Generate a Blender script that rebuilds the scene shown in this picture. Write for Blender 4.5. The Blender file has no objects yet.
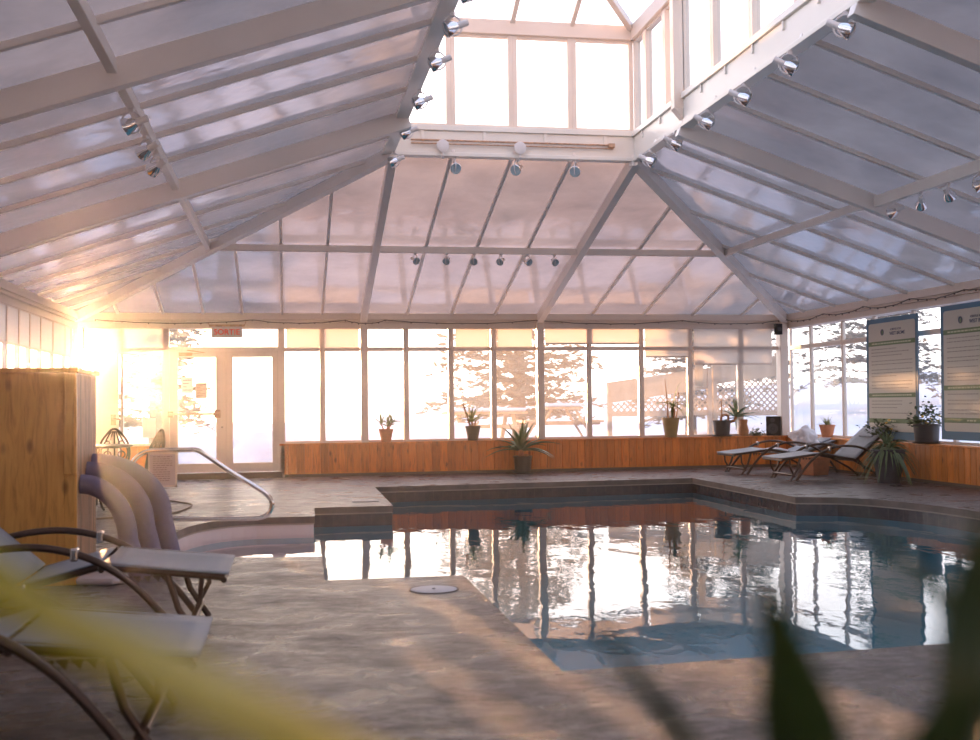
import bpy, bmesh, math, random
from mathutils import Vector, Matrix, noise
random.seed(7)
S = bpy.context.scene
COL = S.collection
PI = math.pi
V = Vector

# ------------------------------------------------------------------ building dimensions (metres)
XL, XR, YB, YF = -3.53, 9.28, 20.07, -5.0
ZE = 2.86
RXL, RXR, RYB, RYF, RZ = 1.30, 4.50, 14.22, 0.85, 4.43      # lantern ring
RZT = 4.80
WATER = -0.205
HAZE = .0018

# ------------------------------------------------------------------ materials
def rgb(r, g, b):
    return (r, g, b, 1.0)

class NT:
    def __init__(self, name):
        self.m = bpy.data.materials.new(name)
        self.m.use_nodes = True
        self.t = self.m.node_tree
        self.t.nodes.clear()
        self.out = self.n('ShaderNodeOutputMaterial')
    def n(self, kind, **kw):
        nd = self.t.nodes.new(kind)
        for k, v in kw.items():
            if k.startswith('_'):
                setattr(nd, k[1:], v)
            else:
                key = int(k[1:]) if k[0] == 'i' and k[1:].isdigit() else k.replace('__', ' ')
                if hasattr(v, 'node'):
                    self.t.links.new(v, nd.inputs[key])
                else:
                    nd.inputs[key].default_value = v
        return nd
    def coord(self, scale=(1, 1, 1), kind='Object', rot=(0, 0, 0)):
        tc = self.n('ShaderNodeTexCoord')
        mp = self.n('ShaderNodeMapping')
        self.t.links.new(tc.outputs[kind], mp.inputs['Vector'])
        mp.inputs['Scale'].default_value = scale
        mp.inputs['Rotation'].default_value = rot
        return mp.outputs[0]
    def noise(self, scale, detail=4, rough=.55, vec=None, dist=0.0):
        nd = self.n('ShaderNodeTexNoise', Scale=scale, Detail=detail, Roughness=rough, Distortion=dist)
        if vec is not None:
            self.t.links.new(vec, nd.inputs['Vector'])
        return nd.outputs['Fac']
    def ramp(self, fac, stops):
        nd = self.n('ShaderNodeValToRGB')
        self.t.links.new(fac, nd.inputs[0])
        els = nd.color_ramp.elements
        while len(els) < len(stops):
            els.new(.5)
        for e, (p, c) in zip(els, stops):
            e.position = p
            e.color = c
        return nd.outputs[0]
    def mix(self, f, a, b, mode='MIX'):
        nd = self.n('ShaderNodeMix', _data_type='RGBA', _blend_type=mode)
        for sock, v in ((nd.inputs[0], f), (nd.inputs[6], a), (nd.inputs[7], b)):
            if hasattr(v, 'node'):
                self.t.links.new(v, sock)
            else:
                sock.default_value = v
        return nd.outputs[2]
    def math(self, op, a, b=0.0, c=0.0):
        nd = self.n('ShaderNodeMath', _operation=op)
        for i, v in enumerate((a, b, c)):
            if hasattr(v, 'node'):
                self.t.links.new(v, nd.inputs[i])
            else:
                nd.inputs[i].default_value = v
        return nd.outputs[0]
    def bump(self, h, strength=.3, dist=.02, normal=None):
        nd = self.n('ShaderNodeBump', Strength=strength, Distance=dist)
        self.t.links.new(h, nd.inputs['Height'])
        if normal is not None:
            self.t.links.new(normal, nd.inputs['Normal'])
        return nd.outputs[0]
    def schlick(self, f0, normal=None, gain=1.0):
        g = self.n('ShaderNodeNewGeometry')
        d = self.n('ShaderNodeVectorMath', _operation='DOT_PRODUCT')
        self.t.links.new(g.outputs['Incoming'], d.inputs[0])
        self.t.links.new(normal if normal is not None else g.outputs['Normal'], d.inputs[1])
        c = self.math('SUBTRACT', 1.0, self.math('ABSOLUTE', d.outputs['Value']))
        c = self.math('POWER', self.math('MAXIMUM', c, 0.0), 5.0)
        return self.math('MULTIPLY', self.math('MULTIPLY_ADD', c, 1 - f0, f0), gain)
    def link(self, a, b):
        self.t.links.new(a, b)
    def surf(self, sh):
        self.t.links.new(sh, self.out.inputs['Surface'])
        return self.m

def principled(name, col, rough=.5, metal=0.0, bumps=None, var=.0, vscale=6, coat=0.0, spec=.5, sub=None, trans=0.0):
    t = NT(name)
    v = t.coord()
    c = col
    if var:
        nf = t.noise(vscale, 5, .6, v)
        lo = rgb(*[x * (1 - var) for x in col[:3]])
        hi = rgb(*[min(1, x * (1 + var)) for x in col[:3]])
        c = t.ramp(nf, [(.3, lo), (.7, hi)])
    p = t.n('ShaderNodeBsdfPrincipled', Roughness=rough, Metallic=metal)
    p.inputs['Specular IOR Level'].default_value = spec
    p.inputs['Coat Weight'].default_value = coat
    if hasattr(c, 'node'):
        t.link(c, p.inputs['Base Color'])
    else:
        p.inputs['Base Color'].default_value = c
    if bumps:
        t.link(t.bump(t.noise(bumps[0], 4, .6, v), bumps[1], bumps[2] if len(bumps) > 2 else .01), p.inputs['Normal'])
    sh = p.outputs[0]
    if trans:
        tr = t.n('ShaderNodeBsdfTranslucent')
        if hasattr(c, 'node'):
            t.link(c, tr.inputs['Color'])
        else:
            tr.inputs['Color'].default_value = c
        ms = t.n('ShaderNodeMixShader')
        ms.inputs[0].default_value = trans
        t.link(sh, ms.inputs[1])
        t.link(tr.outputs[0], ms.inputs[2])
        sh = ms.outputs[0]
    return t.surf(sh)

M = {}
M['frame'] = principled('cream_painted_aluminium', rgb(.82, .68, .57), .32, bumps=(40, .05), var=.05, vscale=1.5)
M['rafter'] = principled('cream_painted_rafter', rgb(.84, .76, .70), .34, var=.06, vscale=1.5)
M['white'] = principled('white_painted_steel', rgb(.86, .80, .72), .3, var=.04, vscale=1.5)
M['rust'] = principled('rusty_pipe', rgb(.55, .33, .2), .6, var=.4, vscale=30)
M['door'] = principled('beige_door_frame', rgb(.78, .66, .56), .4)
M['steel'] = principled('polished_steel', rgb(.72, .68, .64), .16, 1.0)
M['chrome'] = principled('chrome', rgb(.8, .78, .78), .1, 1.0)
M['bulb'] = principled('frosted_spot_face', rgb(.35, .45, .5), .25)
M['whitemetal'] = principled('white_metal', rgb(.75, .7, .68), .35)
M['brown_metal'] = principled('brown_bronze_tube', rgb(.10, .062, .045), .32, .55, var=.15, vscale=10)
M['sling'] = None
M['dark_iron'] = principled('cast_aluminium_dark', rgb(.06, .045, .03), .45, .6)
M['terracotta'] = principled('terracotta', rgb(.62, .24, .11), .8, var=.15, vscale=12, bumps=(60, .1))
M['darkpot'] = principled('dark_plastic_pot', rgb(.035, .03, .03), .4)
M['olivepot'] = principled('ochre_glazed_pot', rgb(.36, .22, .07), .45, var=.12, vscale=10)
M['greypot'] = principled('slate_grey_planter', rgb(.07, .075, .09), .45, var=.2, vscale=8)
M['soil'] = principled('soil', rgb(.07, .045, .03), .95, bumps=(80, .6))
M['leaf_aloe'] = principled('aloe_leaf', rgb(.17, .25, .12), .4, var=.3, vscale=9, trans=.25)
M['leaf_pale'] = principled('pale_leaf', rgb(.3, .34, .1), .45, var=.3, vscale=14, trans=.35)
M['leaf_dark'] = principled('dark_leaf', rgb(.045, .085, .03), .45, var=.3, vscale=20, trans=.2)
M['leaf_yellow'] = principled('yellow_green_leaf', rgb(.80, .70, .05), .4, var=.15, vscale=6, trans=.55)  # yellow of sunlight through the leaf, put into its base colour
M['leaf_fg'] = principled('deep_green_blade', rgb(.045, .075, .02), .4, var=.2, vscale=14, trans=.2)
M['stem'] = principled('woody_orange_stem', rgb(.5, .2, .07), .7, var=.2, vscale=20)
M['flower'] = principled('yellow_flower', rgb(.8, .5, .06), .6)
M['needle'] = principled('pine_needles', rgb(.19, .16, .11), .7, var=.3, vscale=1, trans=.3)
M['bark'] = principled('bark', rgb(.16, .10, .07), .9, var=.3, vscale=6)
M['towel'] = principled('white_towel', rgb(.85, .8, .8), .9, bumps=(90, .3))
M['noodle'] = principled('lilac_foam', rgb(.21, .17, .235), .7, bumps=(150, .1))
M['black'] = principled('black_plastic', rgb(.008, .008, .009), .6, spec=.25)
M['cone'] = principled('speaker_cone', rgb(.035, .035, .04), .5)
M['paper'] = principled('paper', rgb(.8, .76, .7), .8, trans=.4)
M['ink'] = principled('grey_ink', rgb(.35, .22, .18), .8)
M['signred'] = principled('red_letters', rgb(.9, .06, .03), .5)
M['signface'] = principled('sign_face', rgb(.62, .5, .48), .5)
M['ban_blue'] = principled('banner_blue', rgb(.045, .16, .26), .5)
M['ban_paper'] = principled('banner_paper', rgb(.64, .60, .50), .38, trans=.15)
M['ban_green'] = principled('banner_green', rgb(.13, .20, .07), .5)
M['ban_text'] = principled('banner_text', rgb(.33, .28, .22), .6)
M['ban_title'] = principled('banner_title', rgb(.05, .06, .12), .6)
M['ban_light'] = principled('banner_pale_text', rgb(.6, .62, .4), .6)
M['cable'] = principled('dark_cable', rgb(.08, .05, .03), .6)
M['timber'] = principled('weathered_timber', rgb(.42, .26, .14), .8, var=.25, vscale=4)
M['lattice'] = principled('lattice_timber', rgb(.40, .27, .17), .8, var=.15, vscale=3)
M['snow'] = principled('snow', rgb(.60, .64, .72), .8, bumps=(3, .4, .1))  # blue shade put into the base colour, darker than plain snow
M['housewall'] = principled('far_house_wall', rgb(.35, .33, .34), .8)
M['houseroof'] = principled('far_house_roof', rgb(.75, .78, .84), .8)
M['housewin'] = principled('far_house_window', rgb(.05, .07, .1), .2)
M['wallcream'] = principled('cream_wall', rgb(.72, .66, .58), .7)
M['threshold'] = principled('brown_threshold', rgb(.17, .12, .08), .6)
M['slab'] = principled('pale_slab', rgb(.62, .5, .46), .7, var=.08, vscale=8)
M['lid'] = principled('pale_plastic_lid', rgb(.66, .61, .58), .5)

def mat_sling():
    t = NT('woven_sling')
    v = t.coord((1, 1, 1))
    w = t.n('ShaderNodeTexWave', Scale=90.0)
    t.link(v, w.inputs['Vector'])
    w2 = t.n('ShaderNodeTexWave', Scale=90.0, _bands_direction='Y')
    t.link(v, w2.inputs['Vector'])
    nf = t.noise(3, 4, .6, v)
    c = t.ramp(nf, [(.3, rgb(.19, .22, .255)), (.7, rgb(.25, .285, .33))])
    p = t.n('ShaderNodeBsdfPrincipled', Roughness=.5)
    t.link(c, p.inputs['Base Color'])
    p.inputs['Sheen Weight'].default_value = .3
    t.link(t.bump(t.math('ADD', w.outputs[1], w2.outputs[1]), .25, .001), p.inputs['Normal'])
    return t.surf(p.outputs[0])
M['sling'] = mat_sling()

def mat_pine(name, base, width=.14, axis=0, knots=1.0, gloss=.4):
    """tongue and groove pine: a tone per board, grain, knots; a thin dark joint line between boards"""
    t = NT(name)
    tc = t.n('ShaderNodeTexCoord')
    sep = t.n('ShaderNodeSeparateXYZ')
    t.link(tc.outputs['Object'], sep.inputs[0])
    u = t.math('DIVIDE', sep.outputs[axis], width)
    idx = t.math('FLOOR', u)
    wn = t.n('ShaderNodeTexWhiteNoise', _noise_dimensions='1D')
    t.link(idx, wn.inputs['W'])
    off = t.n('ShaderNodeCombineXYZ')
    t.link(t.math('MULTIPLY', wn.outputs['Value'], 13.0), off.inputs[2])
    add = t.n('ShaderNodeVectorMath', _operation='ADD')
    t.link(tc.outputs['Object'], add.inputs[0])
    t.link(off.outputs[0], add.inputs[1])
    mp = t.n('ShaderNodeMapping')
    mp.inputs['Scale'].default_value = (9, 9, 1.1)
    t.link(add.outputs[0], mp.inputs[0])
    g = t.noise(2.2, 6, .6, mp.outputs[0], 1.2)
    b = base
    dk = rgb(b[0] * .72, b[1] * .66, b[2] * .6)
    lt = rgb(min(1, b[0] * 1.18), b[1] * 1.22, b[2] * 1.25)
    c = t.ramp(g, [(.3, dk), (.5, b), (.72, lt)])
    tone = t.math('MULTIPLY_ADD', wn.outputs['Value'], .36, .8)
    hs = t.n('ShaderNodeHueSaturation')
    t.link(c, hs.inputs['Color'])
    t.link(tone, hs.inputs['Value'])
    vo = t.n('ShaderNodeTexVoronoi', Scale=1.0)
    mk = t.n('ShaderNodeMapping')
    mk.inputs['Scale'].default_value = (5.5, 5.5, 2.6)
    t.link(add.outputs[0], mk.inputs[0])
    t.link(mk.outputs[0], vo.inputs['Vector'])
    kn = t.ramp(vo.outputs['Distance'], [(.05, rgb(1, 1, 1)), (.17, rgb(0, 0, 0))])
    c2 = t.mix(t.math('MULTIPLY', kn, .75 * knots), hs.outputs[0], rgb(b[0] * .3, b[1] * .22, b[2] * .2))
    p = t.n('ShaderNodeBsdfPrincipled', Roughness=gloss)
    t.link(c2, p.inputs['Base Color'])
    return t.surf(p.outputs[0])
M['pine_back'] = mat_pine('varnished_pine_boards', rgb(.86, .255, .04))
M['pine_right'] = mat_pine('varnished_pine_boards_side', rgb(.78, .27, .05), axis=1)
M['pine_box'] = mat_pine('knotty_pine_partition', rgb(.92, .45, .11), width=.17)
M['pine_boxside'] = mat_pine('grooved_pine_end', rgb(.70, .42, .22), width=.045, axis=1, knots=0)

def mat_deck():
    t = NT('stamped_concrete')
    v = t.coord((1, 1, 1))
    vs = t.coord((.85, 1.25, 1), rot=(0, 0, .2))
    big = t.noise(.9, 4, .55, v)
    slate = t.noise(8.0, 10, .75, vs, .5)
    mid = t.noise(2.2, 6, .6, vs, 1.0)
    fine = t.noise(38, 5, .7, v)
    vor = t.n('ShaderNodeTexVoronoi', _feature='DISTANCE_TO_EDGE', Scale=.85)
    t.link(vs, vor.inputs['Vector'])
    crack = t.ramp(vor.outputs[0], [(.0, rgb(0, 0, 0)), (.03, rgb(1, 1, 1))])
    c = t.ramp(slate, [(.34, rgb(.022, .016, .015)), (.5, rgb(.10, .077, .073)), (.64, rgb(.29, .24, .235))])
    c = t.mix(t.math('MULTIPLY', big, .3), c, rgb(.10, .068, .058))
    p = t.n('ShaderNodeBsdfPrincipled')
    p.inputs['Specular IOR Level'].default_value = .6
    t.link(c, p.inputs['Base Color'])
    rr = t.ramp(mid, [(.3, rgb(.20, .20, .20)), (.7, rgb(.45, .45, .45))])
    t.link(rr, p.inputs['Roughness'])
    h = t.math('ADD', t.math('MULTIPLY', slate, .55), t.math('MULTIPLY', fine, .05))
    h = t.math('ADD', h, t.math('MULTIPLY', mid, .7))
    h = t.math('ADD', h, t.math('MULTIPLY', crack, .04))
    t.link(t.bump(h, 1.0, .085), p.inputs['Normal'])
    return t.surf(p.outputs[0])
M['deck'] = mat_deck()
M['coping'] = principled('bullnose_coping', rgb(.17, .125, .10), .45, var=.3, vscale=5, bumps=(9, .5, .02))
M['joint'] = principled('pale_joint', rgb(.42, .34, .27), .7)

def mat_tiles():
    t = NT('pool_waterline_tiles')
    tc = t.n('ShaderNodeTexCoord')
    sep = t.n('ShaderNodeSeparateXYZ')
    t.link(tc.outputs['Object'], sep.inputs[0])
    cb = t.n('ShaderNodeCombineXYZ')
    t.link(t.math('ADD', sep.outputs[0], sep.outputs[1]), cb.inputs[0])
    t.link(t.math('ADD', sep.outputs[2], .06), cb.inputs[1])
    br = t.n('ShaderNodeTexBrick', Scale=1.0, Mortar__Size=.006)
    br.offset = 0.0
    br.inputs['Brick Width'].default_value = .155
    br.inputs['Row Height'].default_value = .155
    br.inputs['Color1'].default_value = rgb(.035, .03, .035)
    br.inputs['Color2'].default_value = rgb(.09, .065, .06)
    br.inputs['Mortar'].default_value = rgb(.12, .1, .09)
    t.link(cb.outputs[0], br.inputs['Vector'])
    nf = t.noise(14, 5, .6, t.coord())
    c = t.mix(.5, br.outputs[0], t.ramp(nf, [(.3, rgb(.02, .025, .04)), (.7, rgb(.13, .10, .09))]))
    p = t.n('ShaderNodeBsdfPrincipled', Roughness=.2)
    t.link(c, p.inputs['Base Color'])
    return t.surf(p.outputs[0])
M['tiles'] = mat_tiles()
M['plaster'] = principled('pool_plaster', rgb(.09, .40, .47), .7, var=.04, vscale=2)
M['plaster_step'] = principled('pale_step_plaster', rgb(.80, .66, .62), .7, var=.03, vscale=2)

def mat_water():
    t = NT('pool_water')
    v = t.coord((1, 1, 1))
    vs = t.coord((1, .55, 1))
    a = t.noise(1.1, 2, .5, vs)
    b = t.noise(4.2, 3, .5, vs, .4)
    h = t.math('ADD', t.math('MULTIPLY', a, 1.0), t.math('MULTIPLY', b, .2))
    nrm = t.bump(h, .33, .03)
    gl = t.n('ShaderNodeBsdfGlossy', Roughness=.01)
    gl.inputs['Color'].default_value = rgb(1, 1, 1)
    t.link(nrm, gl.inputs['Normal'])
    rf = t.n('ShaderNodeBsdfTransparent')
    rf.inputs['Color'].default_value = rgb(.97, .99, 1)
    fr = t.n('ShaderNodeFresnel', IOR=1.33)
    t.link(nrm, fr.inputs['Normal'])
    ms = t.n('ShaderNodeMixShader')
    t.link(fr.outputs[0], ms.inputs[0])
    t.link(rf.outputs[0], ms.inputs[1])
    t.link(gl.outputs[0], ms.inputs[2])
    return t.surf(ms.outputs[0])
M['water'] = mat_water()

def mat_glass(name, veil=.07, tint=(.97, .97, .97)):
    """a clear pane with a translucent veil mixed in to imitate glare"""
    t = NT(name)
    tr = t.n('ShaderNodeBsdfTransparent')
    tr.inputs['Color'].default_value = rgb(*tint)
    gl = t.n('ShaderNodeBsdfGlossy', Roughness=.02)
    ms = t.n('ShaderNodeMixShader')
    t.link(t.schlick(.06), ms.inputs[0])
    t.link(tr.outputs[0], ms.inputs[1])
    t.link(gl.outputs[0], ms.inputs[2])
    tl = t.n('ShaderNodeBsdfTranslucent')
    tl.inputs['Color'].default_value = rgb(.95, .92, .9)
    m2 = t.n('ShaderNodeMixShader')
    m2.inputs[0].default_value = veil  # translucent share washes out the view like veiling glare
    t.link(ms.outputs[0], m2.inputs[1])
    t.link(tl.outputs[0], m2.inputs[2])
    return t.surf(m2.outputs[0])
M['glass'] = mat_glass('window_glass', .09)
M['glass_clear'] = mat_glass('door_glass', .05)

def mat_poly():
    """multiwall polycarbonate roofing: cloudy, translucent and softly glossy, its tone varied by noise"""
    t = NT('cloudy_polycarbonate')
    v = t.coord((1, 1, 1))
    cl = t.noise(.75, 5, .6, v, .3)
    fine = t.noise(9, 4, .6, v)
    c = t.ramp(cl, [(.3, rgb(.24, .215, .22)), (.7, rgb(.42, .365, .35))])
    c = t.mix(t.math('MULTIPLY', fine, .25), c, rgb(.22, .19, .18))
    df = t.n('ShaderNodeBsdfDiffuse')
    t.link(c, df.inputs['Color'])
    tl = t.n('ShaderNodeBsdfTranslucent')
    t.link(c, tl.inputs['Color'])
    m1 = t.n('ShaderNodeMixShader')
    m1.inputs[0].default_value = .5
    t.link(df.outputs[0], m1.inputs[1])
    t.link(tl.outputs[0], m1.inputs[2])
    wob = t.noise(1.6, 3, .5, v, .5)
    nrm = t.bump(wob, .35, .03)
    gl = t.n('ShaderNodeBsdfGlossy')
    t.link(t.math('MULTIPLY_ADD', cl, .16, .03), gl.inputs['Roughness'])
    gl.inputs['Color'].default_value = rgb(.9, .9, .95)
    t.link(nrm, gl.inputs['Normal'])
    m2 = t.n('ShaderNodeMixShader')
    t.link(t.schlick(.10, nrm, 1.0), m2.inputs[0])
    t.link(m1.outputs[0], m2.inputs[1])
    t.link(gl.outputs[0], m2.inputs[2])
    return t.surf(m2.outputs[0])
M['poly'] = mat_poly()

def mat_blind():
    t = NT('roller_blind_fabric')
    df = t.n('ShaderNodeBsdfDiffuse')
    df.inputs['Color'].default_value = rgb(.78, .73, .69)
    tl = t.n('ShaderNodeBsdfTranslucent')
    tl.inputs['Color'].default_value = rgb(.86, .81, .76)
    ms = t.n('ShaderNodeMixShader')
    ms.inputs[0].default_value = .55
    t.link(df.outputs[0], ms.inputs[1])
    t.link(tl.outputs[0], ms.inputs[2])
    return t.surf(ms.outputs[0])
M['blind'] = mat_blind()

# ------------------------------------------------------------------ mesh builder
class MB:
    def __init__(self, mtx=None):
        self.v = []
        self.f = []
        self.mi = []
        self.m = mtx or Matrix.Identity(4)
        self.cur = 0
    def add(self, vs, fs):
        b = len(self.v)
        self.v += [self.m @ V(p) for p in vs]
        self.f += [[b + i for i in f] for f in fs]
        self.mi += [self.cur] * len(fs)
    def box(self, x0, x1, y0, y1, z0, z1):
        vs = [(x, y, z) for x in (x0, x1) for y in (y0, y1) for z in (z0, z1)]
        self.add(vs, [(0, 1, 3, 2), (4, 6, 7, 5), (0, 4, 5, 1), (2, 3, 7, 6), (0, 2, 6, 4), (1, 5, 7, 3)])
    def quad(self, *p):
        self.add(p, [tuple(range(len(p)))])
    def beam(self, p, q, w, h, up=(0, 0, 1), drop=0.0):
        """rectangular bar from p to q whose top face lies on the line pq (h hangs below)"""
        p, q = V(p), V(q)
        d = (q - p).normalized()
        s = d.cross(V(up)).normalized()
        n = s.cross(d).normalized()
        vs = []
        for a in (p, q):
            for sx in (-.5, .5):
                for k in (0, -1):
                    vs.append(a + s * (w * sx) + n * (h * k - drop))
        self.add(vs, [(0, 1, 3, 2), (4, 6, 7, 5), (0, 4, 5, 1), (2, 3, 7, 6), (0, 2, 6, 4), (1, 5, 7, 3)])
    def tube(self, pts, r, n=10, closed=False, caps=True, flat=None):
        pts = [V(p) for p in pts]
        rs = r if isinstance(r, (list, tuple)) else [r] * len(pts)
        rings = []
        prev = None
        N = len(pts)
        for i, p in enumerate(pts):
            if closed:
                t = (pts[(i + 1) % N] - pts[i - 1]).normalized()
            else:
                t = (pts[min(i + 1, N - 1)] - pts[max(i - 1, 0)]).normalized()
            if prev is None:
                a = V((0, 0, 1)) if abs(t.z) < .9 else V((1, 0, 0))
                s = t.cross(a).normalized()
            else:
                s = (prev - t * prev.dot(t)).normalized()
            prev = s
            u = t.cross(s)
            rings.append([p + (s * math.cos(2 * PI * k / n) + u * math.sin(2 * PI * k / n)) * rs[i] for k in range(n)])
        vs = [x for rg in rings for x in rg]
        fs = []
        for i in range(N if closed else N - 1):
            j = (i + 1) % N
            for k in range(n):
                k2 = (k + 1) % n
                fs.append((i * n + k, i * n + k2, j * n + k2, j * n + k))
        if caps and not closed:
            fs.append(tuple(reversed(range(n))))
            fs.append(tuple((N - 1) * n + k for k in range(n)))
        self.add(vs, fs)
    def lathe(self, prof, n=28, c=(0, 0, 0), cap=True):
        vs, fs = [], []
        for (r, z) in prof:
            for k in range(n):
                vs.append((c[0] + r * math.cos(2 * PI * k / n), c[1] + r * math.sin(2 * PI * k / n), c[2] + z))
        for i in range(len(prof) - 1):
            for k in range(n):
                k2 = (k + 1) % n
                fs.append((i * n + k, i * n + k2, (i + 1) * n + k2, (i + 1) * n + k))
        if cap:
            fs.append(tuple(reversed(range(n))))
            fs.append(tuple((len(prof) - 1) * n + k for k in range(n)))
        self.add(vs, fs)
    def prism(self, poly, z0, z1):
        n = len(poly)
        vs = [(x, y, z0) for x, y in poly] + [(x, y, z1) for x, y in poly]
        fs = [tuple(reversed(range(n))), tuple(range(n, 2 * n))]
        fs += [(i, (i + 1) % n, n + (i + 1) % n, n + i) for i in range(n)]
        self.add(vs, fs)
    def build(self, name, mat, parent=None, smooth=False, bevel=0.0, recalc=True, loc=None):
        me = bpy.data.meshes.new(name)
        me.from_pydata([tuple(p) for p in self.v], [], self.f)
        mats = mat if isinstance(mat, (list, tuple)) else [mat]
        for m in mats:
            me.materials.append(m)
        for p, i in zip(me.polygons, self.mi):
            p.material_index = i
        if recalc:
            bm = bmesh.new()
            bm.from_mesh(me)
            bmesh.ops.recalc_face_normals(bm, faces=bm.faces)
            bm.to_mesh(me)
            bm.free()
        if smooth:
            me.polygons.foreach_set('use_smooth', [True] * len(me.polygons))
            me.set_sharp_from_angle(angle=math.radians(40))
        o = bpy.data.objects.new(name, me)
        COL.objects.link(o)
        if parent:
            o.parent = parent
        if loc:
            o.location = loc
        if bevel:
            bv = o.modifiers.new('bevel', 'BEVEL')
            bv.width = bevel
            bv.segments = 2
            bv.limit_method = 'ANGLE'
        return o

def catmull(pts, n=8):
    pts = [V(p) for p in pts]
    out = []
    P = [pts[0] * 2 - pts[1]] + pts + [pts[-1] * 2 - pts[-2]]
    for i in range(1, len(P) - 2):
        for k in range(n):
            t = k / n
            a, b, c, d = P[i - 1], P[i], P[i + 1], P[i + 2]
            out.append(.5 * ((2 * b) + (c - a) * t + (2 * a - 5 * b + 4 * c - d) * t * t + (3 * b - a - 3 * c + d) * t ** 3))
    out.append(pts[-1])
    return out

def struct(o):
    o['kind'] = 'structure'
    return o
def tag(o, label, cat, group=None, kind=None):
    o['label'] = label
    o['category'] = cat
    if group:
        o['group'] = group
    if kind:
        o['kind'] = kind
    return o
def thing(name, label, cat, loc=(0, 0, 0), rotz=0, group=None):
    o = bpy.data.objects.new(name, None)
    COL.objects.link(o)
    o.location = loc
    o.rotation_euler = (0, 0, rotz)
    return tag(o, label, cat, group)
def copy_thing(root, loc=None, rot=None, label=None, group=None):
    r = root.copy()
    COL.objects.link(r)
    if loc is not None:
        r.location = loc
    if rot is not None:
        r.rotation_euler = rot
    if label:
        r['label'] = label
    if group:
        r['group'] = group
    for ch in list(root.children):
        c = ch.copy()
        COL.objects.link(c)
        c.parent = r
        for g in list(ch.children):
            d = g.copy()
            COL.objects.link(d)
            d.parent = c
    return r

def text(name, s, size, mtx, mat, parent, extrude=.001, align='CENTER', bold=0.0):
    cu = bpy.data.curves.new(name + '_c', 'FONT')
    cu.body = s
    cu.size = size
    cu.extrude = extrude
    cu.offset = bold
    cu.align_x = align
    cu.align_y = 'CENTER'
    tmp = bpy.data.objects.new(name + '_t', cu)
    COL.objects.link(tmp)
    dg = bpy.context.evaluated_depsgraph_get()
    me = bpy.data.meshes.new_from_object(tmp.evaluated_get(dg))
    me.transform(mtx)
    me.materials.clear()
    me.materials.append(mat)
    o = bpy.data.objects.new(name, me)
    COL.objects.link(o)
    o.parent = parent
    bpy.data.objects.remove(tmp)
    return o

# wall frames: local u along the wall, d outward, z up
def wallm(kind):
    if kind == 'back':
        return Matrix(((1, 0, 0, 0), (0, 1, 0, YB), (0, 0, 1, 0), (0, 0, 0, 1)))
    if kind == 'right':
        return Matrix(((0, 1, 0, XR), (1, 0, 0, 0), (0, 0, 1, 0), (0, 0, 0, 1)))
    if kind == 'left':
        return Matrix(((0, -1, 0, XL), (1, 0, 0, 0), (0, 0, 1, 0), (0, 0, 0, 1)))
    if kind == 'front':
        return Matrix(((1, 0, 0, 0), (0, -1, 0, YF), (0, 0, 1, 0), (0, 0, 0, 1)))

# ------------------------------------------------------------------ pool outline and deck
def bez(p0, p1, p2, p3, n=14):
    out = []
    for i in range(1, n):
        t = i / n
        a = (1 - t) ** 3, 3 * t * (1 - t) ** 2, 3 * t * t * (1 - t), t ** 3
        out.append(tuple(sum(w * p[k] for w, p in zip(a, (p0, p1, p2, p3))) for k in (0, 1)))
    return out
bayL = [(.29, 12.95)] + [(-.35, 12.97)] + bez((-.35, 12.97), (-.95, 12.85), (-1.13, 12.1), (-1.13, 11.2), 12) + [(-1.13, 11.2)] \
    + bez((-1.13, 11.2), (-1.13, 10.3), (-.8, 9.68), (-.2, 9.58), 12) + [(-.2, 9.58), (.27, 9.5)]
bayR = [(6.45, 8.6), (6.95, 8.75)] + bez((6.95, 8.75), (7.2, 9.4), (7.5, 10.4), (7.46, 11.6), 10) + [(7.46, 11.6)] \
    + bez((7.46, 11.6), (7.44, 12.5), (7.2, 13.2), (6.9, 13.5), 10) + [(6.9, 13.5), (6.42, 13.7)]
pool = [(1.25, 5.17), (6.45, 5.55)] + bayR + [(6.46, 17.58), (1.29, 17.27), (1.27, 14.02), (.31, 14.02)] + bayL + [(.25, 8.2), (1.25, 8.2)]

def deck_mesh():
    bm = bmesh.new()
    outer = [(XL - .3, YF - .3), (XR + .3, YF - .3), (XR + .3, YB + .3), (XL - .3, YB + .3)]
    vo = [bm.verts.new((x, y, 0)) for x, y in outer]
    vi = [bm.verts.new((x, y, 0)) for x, y in pool]
    es = [bm.edges.new((vo[i], vo[(i + 1) % 4])) for i in range(4)]
    es += [bm.edges.new((vi[i], vi[(i + 1) % len(vi)])) for i in range(len(vi))]
    bmesh.ops.triangle_fill(bm, edges=es, use_beauty=True)
    bmesh.ops.recalc_face_normals(bm, faces=bm.faces)
    if sum(f.normal.z for f in bm.faces) < 0:
        bmesh.ops.reverse_faces(bm, faces=bm.faces)
    bm.verts.ensure_lookup_table()
    # bullnose edge turned down round the pool
    n = len(pool)
    bot = [bm.verts.new((x, y, -.075)) for x, y in pool]
    for i in range(n):
        j = (i + 1) % n
        f = bm.faces.new((vi[i], vi[j], bot[j], bot[i]))
        f.material_index = 1
    me = bpy.data.meshes.new('floor')
    bm.to_mesh(me)
    bm.free()
    me.materials.append(M['deck'])
    me.materials.append(M['coping'])
    o = bpy.data.objects.new('floor', me)
    COL.objects.link(o)
    return struct(o)
deck_mesh()
ground = MB()
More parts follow.
